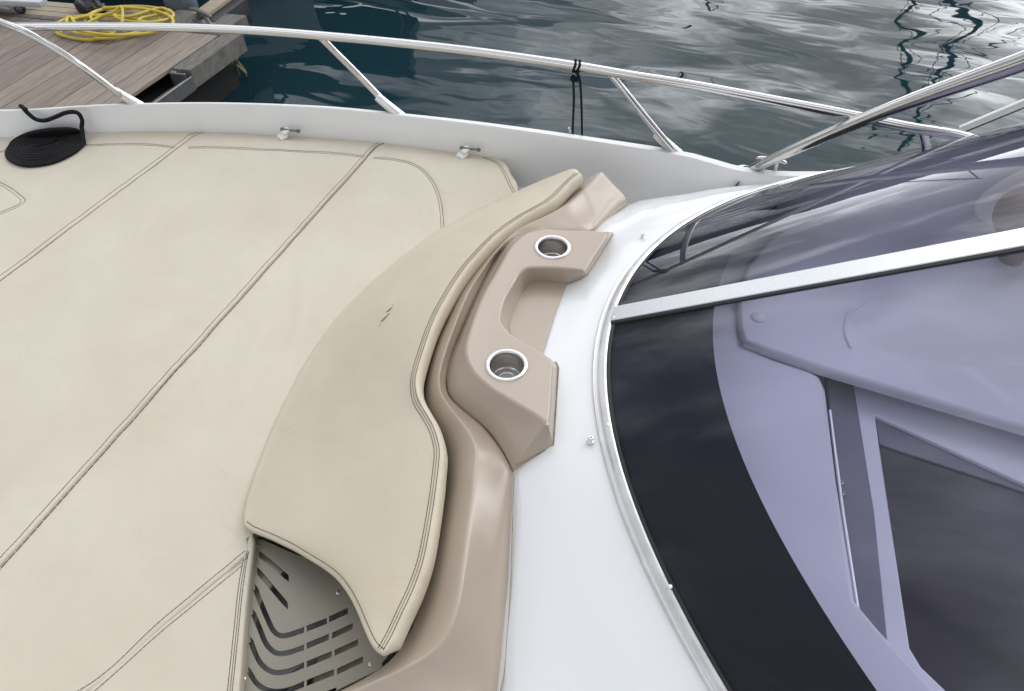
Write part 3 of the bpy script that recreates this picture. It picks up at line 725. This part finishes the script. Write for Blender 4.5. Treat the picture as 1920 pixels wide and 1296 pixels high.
def stitches(obj, T, lines, st=.0085, gap=.002, rad=.0007, name='stitching'):
    b = MB()
    for ln in lines:
        L_ = sum((ln[i+1]-ln[i]).length for i in range(len(ln)-1)); k = max(2, int(L_/(st+gap)))
        ev = even(ln, k*3+1)
        ev = [p + noise.noise_vector(Vector((p.x*7, p.y*7, 1.7)))*.0022 for p in ev]
        for i in range(k):
            q = [drop(T, ev[i*3]), drop(T, ev[i*3].lerp(ev[i*3+3], .45)), drop(T, ev[i*3].lerp(ev[i*3+3], .88))]
            if None in q: continue
            b.tube(q, rad, 5)
    o = b.build(name, M['thread'], obj); o['kind'] = 'stuff'; return o
def off(line, d): return inwards_open(line, d)
def inwards_open(P, d):
    o = []
    for i, p in enumerate(P):
        t = P[min(i+1, len(P)-1)] - P[max(i-1, 0)]; t.z = 0; t.normalize(); o.append(p + Vector((-t.y, t.x, 0))*d)
    return o
PROF = [(.0022, -.0007), (.0042, -.0024), (.0056, -.0054), (.006, -.011), (.006, -.10)]
def SBx(c): return -1.120 + .038*c
def SAx(c): return -1.855 + .09*c
ZE = -.02
def V(x, y, z=0.0): return Vector((x, y, z))
farc = curve([at(x, y, -.04) for x, y in ((-120, 262), (0, 256), (170, 241), (375, 245), (530, 254), (712, 266), (850, 284), (908, 290))], 60)
def far_y(a):
    for i in range(len(farc)-1):
        if farc[i].x <= a <= farc[i+1].x:
            f = (a-farc[i].x)/(farc[i+1].x-farc[i].x); return farc[i].y + f*(farc[i+1].y-farc[i].y)
    return farc[0].y if a < farc[0].x else farc[-1].y
def slope_far(p):                                    # the outer border strip slopes down to the bulwark
    d = far_y(p.x) - p.y
    return -.034*max(0, 1-max(0, d)/.11)**1.5
def cushion_rect(name, fa, fb, label, seams=()):
    nu, nv = 90, 220
    xa, xb = fa(.8), fb(.8)
    A = [V(xa + (xb-xa)*i/nu, far_y(xa + (xb-xa)*i/nu)-.012) for i in range(nu+1)]
    B = [V(fa(-1.26) + (fb(-1.26)-fa(-1.26))*i/nu, -1.26) for i in range(nu+1)]
    Cc = [A[0].lerp(B[0], j/nv) for j in range(nv+1)]; D = [A[-1].lerp(B[-1], j/nv) for j in range(nv+1)]
    return cushion(name, coons(A, B, Cc, D), M['leather'], PROF, label, group=None, dent=slope_far, seams=seams)
GAP = .0068
def border(xs, pxs):
    return curve([at(x, y, 0) for x, y in pxs], 60)
grp = None
def bord(px, d1=.0, d2=.0095):
    l = curve([at(x, y, -.002) for x, y in px], 60); return [off(l, d1), off(l, d2)]
B1 = bord(((-40, 300), (10, 284), (80, 276), (160, 273.5), (220, 272.5), (283, 273.5), (325, 277)))
B2 = bord(((353, 278), (433, 279), (533, 284), (633, 290), (683, 295)))
h1 = curve([at(-90, 300, 0), at(-30, 331, 0), at(10, 352, 0), at(36, 371, 0), at(40, 377, 0), at(30, 384, 0), at(0, 397, 0), at(-60, 424, 0)], 60)
arc = curve([at(x, y, -.002) for x, y in ((700, 297.5), (736, 300.5), (765, 307), (790, 320), (808, 340), (818, 360), (824, 388), (827, 432), (827, 470))], 80)
c1 = cushion_rect('sunpad_cushion', lambda c: -2.62, lambda c: SAx(c)-GAP, 'cream vinyl sun pad cushion under the coiled black rope', seams=[off(B1[0], .005), off(h1, .006)])
c2 = cushion_rect('sunpad_cushion', lambda c: SAx(c)+GAP, lambda c: SBx(c)-GAP, 'cream vinyl sun pad cushion, the middle one between the two long straight seams', seams=[off(B2[0], .005)])
# aft cushion
nu, nv = 90, 200
SB = SBx(.85)
far = curve([V(SB+GAP, far_y(SB+GAP)-.012), V(-.9, far_y(-.9)-.012), V(-.72, far_y(-.72)-.014), at(925, 293, -.02), at(944, 306, -.01), at(956, 326, 0)], nu+1)
for p in far: p.z = 0
rgt = curve([far[-1], at(968, 350, 0), V(-.475, .6), V(-.48, .3), V(-.5, -.3), V(-.58, -.6), at(470, 993, 0), at(463, 1035, 0)], nv+1)
for p in rgt: p.z = 0
nea = curve([V(SBx(-1.26)+GAP, -1.26), V(-.95, -1.28), at(160, 1293, 0), at(300, 1172, 0), at(463, 1035, 0)], nu+1)
for p in nea: p.z = 0
lef = [far[0].lerp(nea[0], j/nv) for j in range(nv+1)]
def dent_aft(p):
    return slope_far(p) if p.y > .5 else 0
c3 = cushion('sunpad_cushion', coons(far, nea, lef, rgt), M['leather'], PROF, 'cream vinyl sun pad cushion next to the backrest with a curved seam', dent=dent_aft, seams=[off(arc, .005)])
# near corner piece beside the grille
e1 = curve([at(464, 1046, 0), at(302, 1180, 0), at(166, 1299, 0), at(40, 1400, 0)], 31)
e2 = curve([at(474, 1006, 0), at(464, 1075, 0), at(455, 1150, 0), at(443, 1300, 0), at(434, 1370, 0), at(430, 1420, 0)], 31)
e2[0] = at(470, 1000, 0)
q1 = [e1[0].lerp(e2[0], j/8) for j in range(9)]; q2 = [e1[-1].lerp(e2[-1], j/8) for j in range(9)]
c4 = cushion('sunpad_cushion', coons(e1, e2, q1, q2), M['leather'], PROF, 'cream vinyl corner cushion with triple stitched edge left of the grey slotted grille', wr=.001)
T1, T2, T3, T4 = tree(c1), tree(c2), tree(c3), tree(c4)
def yline(f, o_, y0, y1, n=60): return [V(f(y0 + (y1-y0)*i/n)+o_, y0 + (y1-y0)*i/n) for i in range(n+1)]
stitches(c1, T1, [yline(SAx, -GAP-.006, .70, -1.2)] + B1 + [h1, off(h1, .012)])
stitches(c2, T2, [yline(SAx, GAP+.001, .72, -1.2)], rad=.0012, st=.02, gap=.0005, name='gap_line')  # dark line laid on for the shade in the gap between cushions
stitches(c2, T2, [yline(SBx, -GAP-.006, .86, -1.2)] + B2)
cr = curve([at(x, y, 0) for x, y in ((906, 290), (926, 298), (942, 312), (955, 335), (975, 375), (985, 395))], 50)
stitches(c3, T3, [arc, off(arc, .0095), off(nea, .006)[2:], off(cr, -.004), off(cr, -.012)])
l1 = curve([at(x, y, 0) for x, y in ((460, 1030), (454, 1060), (443, 1129), (427, 1296), (420, 1400))], 60)
l2 = curve([at(x, y, 0) for x, y in ((466, 1034), (461, 1062), (450, 1145), (436, 1296), (430, 1400))], 60)
l3 = [a.lerp(c, .55) for a, c in zip(l1, l2)]
stitches(c3, T3, [yline(SBx, GAP+.001, .86, -1.2)], rad=.0014, st=.02, gap=.0005, name='gap_line')  # same dark line, drawn as the shaded gap at the aft seam
stitches(c4, T4, [l1, l2, off(e1, .006)[1:-2]])
stitches(c4, T4, [l3], rad=.0006, st=.004, name='centre_seam')

# backrest bolster
nu, nv = 180, 44
rear_px = [(1085, 325), (1066, 342), (1037, 371), (1009, 389), (981, 404), (939, 432), (911, 457), (880, 491), (857, 522), (835, 559), (812, 604), (791, 663), (780, 705), (780, 732), (785, 750), (796, 770), (812, 799), (821, 827), (824, 850),
           (821, 883), (817, 923), (805, 1002), (794, 1053), (777, 1101), (754, 1151), (735, 1191), (718, 1222)]
ZR = .20
rear = curve([at(x, y, ZR) for x, y in rear_px], nu+1)
front_px = [(1066, 320, .15), (1030, 333, .10), (980, 355, .055), (900, 392, .025), (825, 432, .012), (760, 478, .010), (700, 530, .008), (640, 590, .008), (590, 660, .008), (540, 750, .008), (515, 805, .009), (490, 870, .012), (470, 930, .016), (460, 981, .022)]
front = curve([at(x, y, z) for x, y, z in front_px], nu+1)
near_px = [(460, 981), (473, 991), (512, 1007), (557, 1029), (602, 1056), (631, 1078), (653, 1106), (670, 1137), (684, 1171), (698, 1202), (709, 1216), (718, 1222)]
nz = [.022, .03, .055, .083, .110, .129, .146, .161, .175, .189, .197, .20]
near = curve([at(x, y, z) for (x, y), z in zip(near_px, nz)], nv+1)
fare = curve([at(1066, 320, .15), at(1076, 317, .175), at(1085, 325, .20)], nv+1)
front[0] = fare[0]; front[-1] = near[0]; rear[0] = fare[-1]; rear[-1] = near[-1]
G = coons(front, rear, fare, near)
for _ in range(120):
    for j in range(1, nv):
        for i in range(1, nu):
            G[j][i] = (G[j-1][i] + G[j+1][i] + G[j][i-1] + G[j][i+1])*.25
for j in range(nv+1):
    for i in range(nu+1):
        v = j/nv; u = i/nu
        G[j][i].z += .030*math.sin(math.pi*v)**1.0*math.sin(math.pi*min(1, max(0, u)))**.4
BPROF = [(.004, -.001), (.0085, -.004), (.0125, -.010), (.0155, -.020), (.016, -.034), (.013, -.048), (-.03, -.055)]
bk = cushion('backrest_cushion', G, M['leather2'], BPROF, 'long curved tan vinyl backrest bolster in front of the beige coaming', wr=.002, ws=4, near_k=.28)
TB = tree(bk)
# rear stitch lines lie just inside the edge
stitches(bk, TB, [inwards_open(rear, -.001), inwards_open(rear, -.0125), inwards_open(near, .004)], st=.0075)
stitches(bk, TB, [inwards_open(rear, -.007)], rad=.0005, st=.004, name='welt_seam')
# small embroidered mark, dark strokes
b = MB()
def zp(x, y): return (640 + x/9.6, 520 + y/9.6)
def stroke(x0, y0, x1, y1, r=.00042):
    q = []
    for t in (0, .5, 1):
        px, py = zp(x0+(x1-x0)*t, y0+(y1-y0)*t); h_ = TB.ray_cast(CAM, ray(px, py)); q.append(h_[0] + Vector((0, 0, .0004)) if h_[0] is not None else None)
    if None not in q: b.tube(q, r, 5)
for k in range(11): stroke(695+k*14.5, 800-k*14.5, 760+k*11, 790-k*13.5)
for k in range(6): stroke(795+k*17, 632-k*15, 860+k*13, 610-k*12)
stroke(672, 885, 712, 835); stroke(905, 525, 935, 478)
em = b.build('embroidered_emblem', M['thread'], bk); em['kind'] = 'stuff'

# ------------------------------------------------------------------ ropes
rc = Vector(at(86, 272, .006))
ax1 = (at(160, 256, .006) - at(10, 290, .006)); ax1.z = 0; la = ax1.length/2*1.06; ax1.normalize(); ax2 = Vector((-ax1.y, ax1.x, 0))
edge_t, edge_b = at(86, 238, .006), at(86, 306, .006)
lb = abs((edge_t-edge_b).dot(ax2))/2*1.10
pts = []
turns, rr = 8, .0078
for k in range(turns*40+1):
    t = k/40; f = 1 - t/turns
    ra = .05 + (la-.05-rr)*f; rb = .010 + (lb-rr-.010)*f
    ang = -2*math.pi*t + .9
    p = rc + ax1*(ra*math.cos(ang)) + ax2*(rb*math.sin(ang))
    q = T1.ray_cast(Vector((p.x, p.y, 1)), Vector((0, 0, -1)))
    p += noise.noise_vector(Vector((p.x*14, p.y*14, t*.7)))*.0028
    p.z = (q[0].z if q[0] is not None else 0) + rr*.9 + .002*noise.noise(Vector((p.x*20, p.y*20, 2))); pts.append(p)
tail = [at(153, 238, .012), at(154, 226, .04), at(148, 214, .065), at(138, 210, .075), at(122, 212, .072), at(105, 219, .065), at(85, 226, .06), at(68, 224, .065), at(54, 214, .085), at(43, 202, .112), at(39, 199, .118), at(47, 203, .105), at(55, 206, .08)]
pts = curve([at(49, 206, .09)] + tail[::-1][2:], 90) + pts[8:]
face = inset(cap_o, .027, 0)
def face_y(a):
    for i in range(len(face)-1):
        if face[i].x <= a <= face[i+1].x: return face[i].y + (a-face[i].x)/(face[i+1].x-face[i].x)*(face[i+1].y-face[i].y)
    return 9
for i, p in enumerate(pts):                           # coil points past the bulwark face, pulled along the line of sight toward the camera
    lim = face_y(p.x) - rr
    if p.y > lim and p.z < .105: pts[i] = p + (CAM-p)*((p.y-lim)/(p.y-CAM.y))
rope = MB().tube(pts, rr, 10).build('coiled_rope', M['rope'], None)
tag(rope, 'black mooring rope coiled flat on the forward sun pad cushion', 'rope')

# fender line on the rail
fr_ = empty('fender_line', at(1083, 122, RZ), 'thin black rope hitched round the guard rail and hanging overboard', 'rope')
rc_ = at(1083, 124.5, RZ); tdir = (at(1180, 141, RZ) - at(980, 109, RZ)).normalized(); n1 = Vector((0, 0, 1)); n2 = tdir.cross(n1).normalized()
for off_ in (-.008, .006):
    ring = [rc_ + tdir*(off_ + .003*math.sin(k*.6)) + (n1*math.cos(2*math.pi*k/20) + n2*math.sin(2*math.pi*k/20))*.0185 for k in range(20)]
    MB().tube(ring, .004, 8, True).build('loop', M['rope'], fr_)
kn = rc_ + Vector((0, -.016, -.03))
ring = [kn + Vector((-.006, 0, -.006)) + tdir*(.009*math.cos(2*math.pi*k/16)) + Vector((0, -.2, 1)).normalized()*(.009*math.sin(2*math.pi*k/16)) for k in range(16)]
MB().tube(ring, .0045, 8, True).build('knot', M['rope'], fr_)
MB().tube(curve([rc_ + Vector((0, -.016, -.012)), kn + Vector((.012, 0, 0)), kn + Vector((.0, -.004, -.01)), kn + Vector((-.012, 0, .006))], 16), .0048, 8).build('knot', M['rope'], fr_)
o1 = rc_ + Vector((.014, -.01, -.045))
MB().tube(curve([kn + Vector((.006, 0, .01)), o1, at(1090, 190, .24), at(1087, 256, .06) + Vector((0, .04, -.02)), at(1086, 270, -.05) + Vector((0, .10, -.2))], 30), .0042, 8).build('line', M['rope'], fr_)
MB().tube(curve([kn + Vector((-.008, 0, -.01)), at(1076, 190, .24), at(1069, 252, .07) + Vector((0, .04, -.01)), at(1068, 262, -.05) + Vector((0, .10, -.2))], 30), .0042, 8).build('line', M['rope'], fr_)
MB().tube([at(1067, 240, .12), at(1065.5, 255, .07) + Vector((0, .03, 0))], .0045, 8).build('whipping', M['plastic'], fr_)

# ------------------------------------------------------------------ pontoon
DZ = -1.4
D0 = Vector((-4.19, 4.02, DZ)); de1 = Vector((-.9917, -.1287, 0)); de2 = Vector((-.05, -.9987, 0))
def dp(u, v, z=0): return D0 + de1*u + de2*v + Vector((0, 0, z))
PN = empty('pontoon', dp(0, 0), 'grey weathered timber pontoon ahead of the bow', 'pontoon')
PW = .118
pm = MB(); hw = PW/2-.003
prof = [(-hw, -.03), (-hw, -.004), (-hw+.004, 0), (hw-.004, 0), (hw, -.004), (hw, -.03)]
pm.loft([[de1*a + de2*v + Vector((0, 0, z)) for a, z in prof] for v in (.03, 2.95)], True, True)
pme = None
for k in range(40):
    loc = dp(.19 + PW*(k+.5), 0, random.uniform(-.002, .002))
    if pme is None:
        o = pm.build('plank', M['wood'], None, sharp=30); pme = o.data
    else:
        o = bpy.data.objects.new('plank', pme); COL.objects.link(o)
    o.location = loc; o.parent = PN; o.matrix_parent_inverse = parent_world(PN).inverted()
def dbox(u0, u1, v0, v1, z0, z1, name, m, bev=.006, parent=PN):
    b = MB(); b.box(dp((u0+u1)/2, (v0+v1)/2, (z0+z1)/2), (abs(u1-u0), abs(v1-v0), z1-z0), (de1, (de2 - de1*de2.dot(de1)).normalized(), Vector((0, 0, -1))), bev)
    return b.build(name, m, parent, sharp=35)
def quadbox(u0, u1, v0, v1, z0, z1, name, m, parent=PN):
    b = MB(); pts_ = [(u0, v0), (u1, v0), (u1, v1), (u0, v1)]
    b.loft([[dp(u, v, z0) for u, v in pts_], [dp(u, v, z1-.004) for u, v in pts_], [dp(u+(.004 if u == u0 else -.004), v+(.004 if v == v0 else -.004), z1) for u, v in pts_]], True, True)
    return b.build(name, m, parent, sharp=30)
quadbox(.0, .165, -.05, .70, -.16, .004, 'edge_beam', M['beam'])
quadbox(.0, .022, .70, 2.95, -.17, -.05, 'edge_rail', M['galv'])
quadbox(.022, .165, .70, 2.95, -.17, -.13, 'edge_rail', M['beam'])
quadbox(.12, .165, .705, .74, -.13, -.01, 'rail_bracket', M['galv'])
quadbox(.03, .165, .725, .745, -.12, -.015, 'rail_bracket', M['galv'])
for v in (1.15, 1.75): quadbox(.05, .13, v, v+.09, -.13, -.07, 'rail_clamp', M['dark'])
quadbox(.17, 5, -.04, .025, -.03, .006, 'border_board', M['beam'])
for k in range(3): quadbox(.9, 5, -.05-.1*(k+1)+.004, -.05-.1*k, -.03, .001+.002*k, 'border_board', M['plank2'])
quadbox(.22, 5, -.1, 2.9, -.56, -.175, 'float', M['float'])
# cleat on the pontoon corner
def cleat(p, dirv, sc, m, parent):
    X = Vector(dirv).normalized(); b = MB()
    b.tube([p - X*.16*sc + Vector((0, 0, .085*sc)), p - X*.1*sc + Vector((0, 0, .095*sc)), p + X*.1*sc + Vector((0, 0, .095*sc)), p + X*.16*sc + Vector((0, 0, .085*sc))], [.012*sc, .02*sc, .02*sc, .012*sc], 12)
    for s_ in (-.06, .06): b.tube([p + X*s_*sc*1.3, p + X*s_*sc*.8 + Vector((0, 0, .09*sc))], [.024*sc, .015*sc], 10)
    b.box(p + Vector((0, 0, .006)), (.26*sc, .08*sc, .012), frame((0, 0, 1), X), .004)
    return b.build('mooring_cleat', m, parent)
cleat(dp(.48, -.20, .0), Vector((1, -.35, 0)), 1.0, M['galv'], PN)
quadbox(.2, .9, -.42, -.06, -.10, .0, 'corner_plate', M['beam'])
# old rope hanging from the pontoon
b = MB(); a_ = at(430, 88, -1.55)
b.tube(curve([dp(-.02, .16, -.2), dp(-.12, .2, -.25), at(438, 104, -1.62), at(441, 112, -1.65)], 14), .006, 8)
for k in range(4):
    c_ = at(440+random.uniform(-5, 5), 110+random.uniform(-5, 6), -1.65); b.tube([c_ + Vector((.03*math.cos(t+k), .02*math.sin(t), .03*math.sin(t+k*2))) for t in [j*math.pi/5 for j in range(10)]], .006, 7, True)
b.tube(curve([at(441, 114, -1.66), at(445, 128, -1.78), at(449, 143, -1.94)], 8), .006, 8); b.tube(curve([at(444, 114, -1.66), at(453, 128, -1.78), at(463, 143, -1.94)], 8), .006, 8)
o = b.build('frayed_rope', M['jute'], None); tag(o, 'frayed yellowish rope knotted and hanging off the pontoon corner into the water', 'rope')

# yellow hose in loose loops on the pontoon
H = empty('water_hose', at(215, 50, DZ), 'yellow garden hose lying in loose loops on the pontoon', 'hose')
hp = []
cx, cy = 205, 52
def hloop(cx, cy, rx, ry, a0_, a1_, n, z):
    return [at(cx + rx*math.cos(R(a0_ + (a1_-a0_)*k/n)), cy + ry*math.sin(R(a0_ + (a1_-a0_)*k/n)), DZ + z + .01*math.sin(k*1.3)) for k in range(n+1)]
hr = .0135
hp = [at(200, 70, DZ+.016), at(175, 75, DZ+.016), at(145, 73, DZ+.016), at(115, 66, DZ+.018), at(105, 60, DZ+.02)]
hp += hloop(190, 50, 85, 22, 150, 460, 16, .03) + hloop(230, 38, 70, 24, 100, 420, 16, .05) + hloop(250, 32, 80, 20, 60, 330, 14, .065)
hp += hloop(200, 48, 80, 19, -40, 300, 16, .08) + hloop(270, 28, 56, 14, -60, 250, 14, .09) + hloop(225, 40, 100, 26, -110, 200, 16, .10)
hp += [at(150, 48, DZ+.1), at(190, 30, DZ+.12), at(215, 22, DZ+.16), at(225, 12, DZ+.2), at(230, 20, DZ+.17), at(229, 40, DZ+.12), at(232, 60, DZ+.05)]
MB().tube(curve(hp, 420), hr, 10).build('hose', M['yellow'], H)
c_ = at(204, 69.5, DZ+.017); d_ = (at(190, 72.5, DZ+.016) - c_).normalized()
MB().tube([c_ + d_*.03, c_ + d_*.025, c_ - d_*.02, c_ - d_*.035], [.014, .019, .021, .017], 14).build('connector', M['red'], H)

# gangway end with wheel, bag, fender, beam at the top left
g = empty('gangway', at(30, 18, DZ), 'light grey gangway end with a small black wheel on the pontoon', 'gangway')
b = MB(); p0, p1 = at(-70, 10, DZ+.10), at(75, -8, DZ+.22)
dv = (p1-p0).normalized(); b.box((p0+p1)/2, ((p1-p0).length, .12, .05), frame((0, 0, 1), dv), .008); b.build('side_beam', M['boatgrey'], g)
b = MB(); p0, p1 = at(-40, -12, DZ+.12), at(40, 6, DZ+.10); b.box((p0+p1)/2, ((p1-p0).length, .3, .03), frame((0, 0, 1), p1-p0), .006); b.build('tread', M['boatgrey'], g)
wp = at(37, 16, DZ+.045)
wh = MB().lathe(wp, [(.02, -.02), (.045, -.018), (.05, -.01), (.05, .01), (.045, .018), (.02, .02)], 24, frame((.35, -.9, .1))).build('wheel', M['black'], g)
MB().lathe(wp, [(.001, -.022), (.022, -.022), (.03, -.02), (.03, .02), (.022, .024), (.001, .025)], 20, frame((.35, -.9, .1))).build('hub', M['galv'], wh)
b = MB(); bp_ = at(170, 14, DZ+.05); G_ = []
for i in range(15):
    th = math.pi*i/14; G_.append([bp_ + Vector((.17*math.sin(th)*math.cos(f), .09*math.sin(th)*math.sin(f), .075*math.cos(th))) + noise.noise_vector(Vector((math.sin(th)*math.cos(f)*2.3, math.sin(th)*math.sin(f)*2.3, math.cos(th)*2.3)))*.04 for f in [k*math.pi/10 for k in range(20)]])
b.loft(G_, True); o = b.build('plastic_bag', mat('black_film', (.008, .008, .009), .22), None, sharp=None); tag(o, 'crumpled black plastic bag lying behind the yellow hose', 'bag')
fd = empty('mooring_fender', at(365, 12, DZ-.3), 'grey blue cylindrical fender standing at the pontoon edge behind the hose', 'fender')
pf = dp(1.0, -.60, 0)
MB().lathe(pf, [(.001, -.5), (.09, -.48), (.145, -.42), (.15, .0), (.145, .3), (.10, .36), (.04, .38), (.001, .38)], 32).build('body', M['fend'], fd)
MB().lathe(pf+Vector((0, 0, .38)), [(.03, 0), (.03, .04), (.012, .05), (.001, .05)], 16).build('eye', M['black'], fd)
fb = empty('finger_beam', at(410, 20, DZ-.05), 'pale finger beam with black rubber side at the pontoon end', 'beam')
pA, pB = at(378, 32, DZ+.02), at(440, -14, DZ+.02); pC = (pB-pA).normalized()
b = MB(); b.box((pA+pB)/2 + Vector((-.02, 0, -.0)), ((pB-pA).length, .15, .05), frame((0, 0, 1), pC), .006); b.build('board', M['plank2'], fb)
b = MB(); b.box((pA+pB)/2 + Vector((.09, -.03, -.13)), ((pB-pA).length, .12, .24), frame((0, 0, 1), pC), .015); b.build('rubber', M['black'], fb)

# ------------------------------------------------------------------ craft and piles beyond the frame whose reflections show in the water
def polar(px, dist, z=WZ):
    d = ray(px, 60); d.z = 0; d.normalize(); return Vector((CAM.x + d.x*dist, CAM.y + d.y*dist, z))
def pile(px, dist, h, r, label, pole=0.0):
    p = polar(px, dist); o = empty('mooring_pile', p, label, 'pile')
    MB().lathe(p, [(r, -1.0), (r, h-.1), (r*1.05, h-.1), (r*1.05, h), (r*.3, h+.12), (.001, h+.13)], 28).build('post', M['pile'], o, sharp=40)
    if pole: MB().tube([p + Vector((0, 0, h)), p + Vector((0, 0, h+pole))], .02, 8).build('pole', M['alu_mast'], o)
pile(487, 9.8, .95, .19, 'dark round mooring pile mirrored left of the pale moored boat', 1.1)
mb = empty('moored_boat', polar(560, 10.9), 'pale grey motorboat with dark canvas canopy moored beyond the pontoon', 'boat', 'boats moored behind the pontoon')
mc = polar(560, 10.9); dr = Vector((.93, .36, 0)).normalized(); sdv = Vector((-dr.y, dr.x, 0))
def hullmesh(c, X, S, Ln, W, H, m, name, parent, stripe=None):
    secs = []
    for k in range(17):
        t = k/16; wv = W/2*(1-(max(0, t-.45)/.55)**2.4); hh = H*(1+.25*t)
        cc = c + X*(Ln*(t-.5))
        secs.append([cc + S*(wv*a) + Vector((0, 0, z*hh)) for a, z in ((-1, 1), (-.97, .6), (-.85, .1), (-.5, -.3), (0, -.5), (.5, -.3), (.85, .1), (.97, .6), (1, 1), (.85, 1.02), (.4, 1.05), (0, 1.06), (-.4, 1.05), (-.85, 1.02))])
    return MB().loft(secs, True, True).build(name, m, parent, sharp=40)
hullmesh(mc, -dr, sdv, 5.2, 2.0, .36, M['boatgrey'], 'hull', mb)
b = MB(); b.box(mc + sdv*(-.985) + Vector((0, 0, .30)), (4.0, .03, .05), frame((0, 0, 1), dr)); b.build('rub_rail', M['navy'], mb)
cn = []
for k in range(9):
    t = k/8; cc = mc + dr*(-1.9 + 3.6*t) 
    cn.append([cc + sdv*(.92*math.cos(a)) + Vector((0, 0, .95 + (.85 + .15*math.sin(t*math.pi))*max(0, math.sin(a))**.7 + .22)) for a in [math.pi*j/14 for j in range(15)]])
MB().loft(cn, False, True).build('canopy', M['canvas'], mb, sharp=50)
for k_ in (-1.8, 1.6):
    for s_ in (-.9, .9): MB().tube([mc + dr*k_ + sdv*s_ + Vector((0, 0, .3)), mc + dr*k_ + sdv*s_ + Vector((0, 0, 1.25))], .025, 8).build('canopy_post', M['alu_mast'], mb)
b = MB(); b.box(mc + dr*2.55 + Vector((0, 0, .35)), (.3, .32, .4), frame((0, 0, 1), dr), .08); b.box(mc + dr*2.55 + Vector((0, 0, 0)), (.14, .1, .9), frame((0, 0, 1), dr), .03); b.build('outboard', M['fend'], mb)

def sailboat(px, dist, h, label, ang=0.0, lean=0.0, spread=(.45, .7)):
    c = polar(px, dist); X = Vector((math.cos(ang), math.sin(ang), 0)); S = Vector((-X.y, X.x, 0))
    o = empty('sailing_yacht', c, label, 'boat', 'sailing yachts across the harbour')
    hullmesh(c, X, S, h*.8, h*.24, .95, M['navy'], 'hull', o)
    b = MB(); b.box(c + Vector((0, 0, 1.15)), (h*.3, h*.13, .4), frame((0, 0, 1), X), .12); b.build('cabin', M['boatgrey'], o)
    MB().tube([c + Vector((0, 0, .8)), c + Vector((0, 0, h))], [.085, .06], 12).build('mast', M['alu_mast'], o)
    MB().tube([c + Vector((0, 0, 1.9)), c - X*h*.33 + Vector((0, 0, 1.95))], .16, 12).build('furled_boom', M['canvas'], o)
    for f in spread: MB().tube([c - S*h*.075 + Vector((0, 0, h*f)), c + S*h*.075 + Vector((0, 0, h*f))], .035, 8).build('spreader', M['alu_mast'], o)
    for s_ in (-1, 1): MB().tube([c + S*s_*h*.11 + Vector((0, 0, .9)), c + S*s_*h*.075 + Vector((0, 0, h*spread[0])), c + Vector((0, 0, h*.96))], .014, 6).build('shroud', M['alu_mast'], o)
    MB().tube([c + X*h*.39 + Vector((0, 0, 1.1)), c + Vector((0, 0, h*.97))], .03, 6).build('forestay', M['alu_mast'], o)
sailboat(1790, 21, 7.9, 'sailing yacht whose thicker mast is mirrored rightmost in the water', .3)
sailboat(1712, 24, 9.0, 'sailing yacht whose mast is mirrored left of the thicker one', .15)
sailboat(1305, 26, 7.3, 'sailing yacht whose single thin mast is mirrored mid harbour', -.2, spread=(.8, .9))

wb = empty('moored_boat', (-7.3, 6.1, WZ), 'white open boat with a navy stripe behind the black bag and the hose', 'boat', 'boats moored behind the pontoon')
wc = Vector((-7.3, 6.15, WZ)); wx = Vector((.97, .2, 0)).normalized(); ws_ = Vector((-wx.y, wx.x, 0))
hullmesh(wc, wx, ws_, 4.6, 1.9, .55, M['boatgrey'], 'hull', wb)
MB().box(wc - ws_*.93 + Vector((0, 0, .40)), (3.0, .04, .07), frame((0, 0, 1), wx), .01).build('stripe', M['navy'], wb)
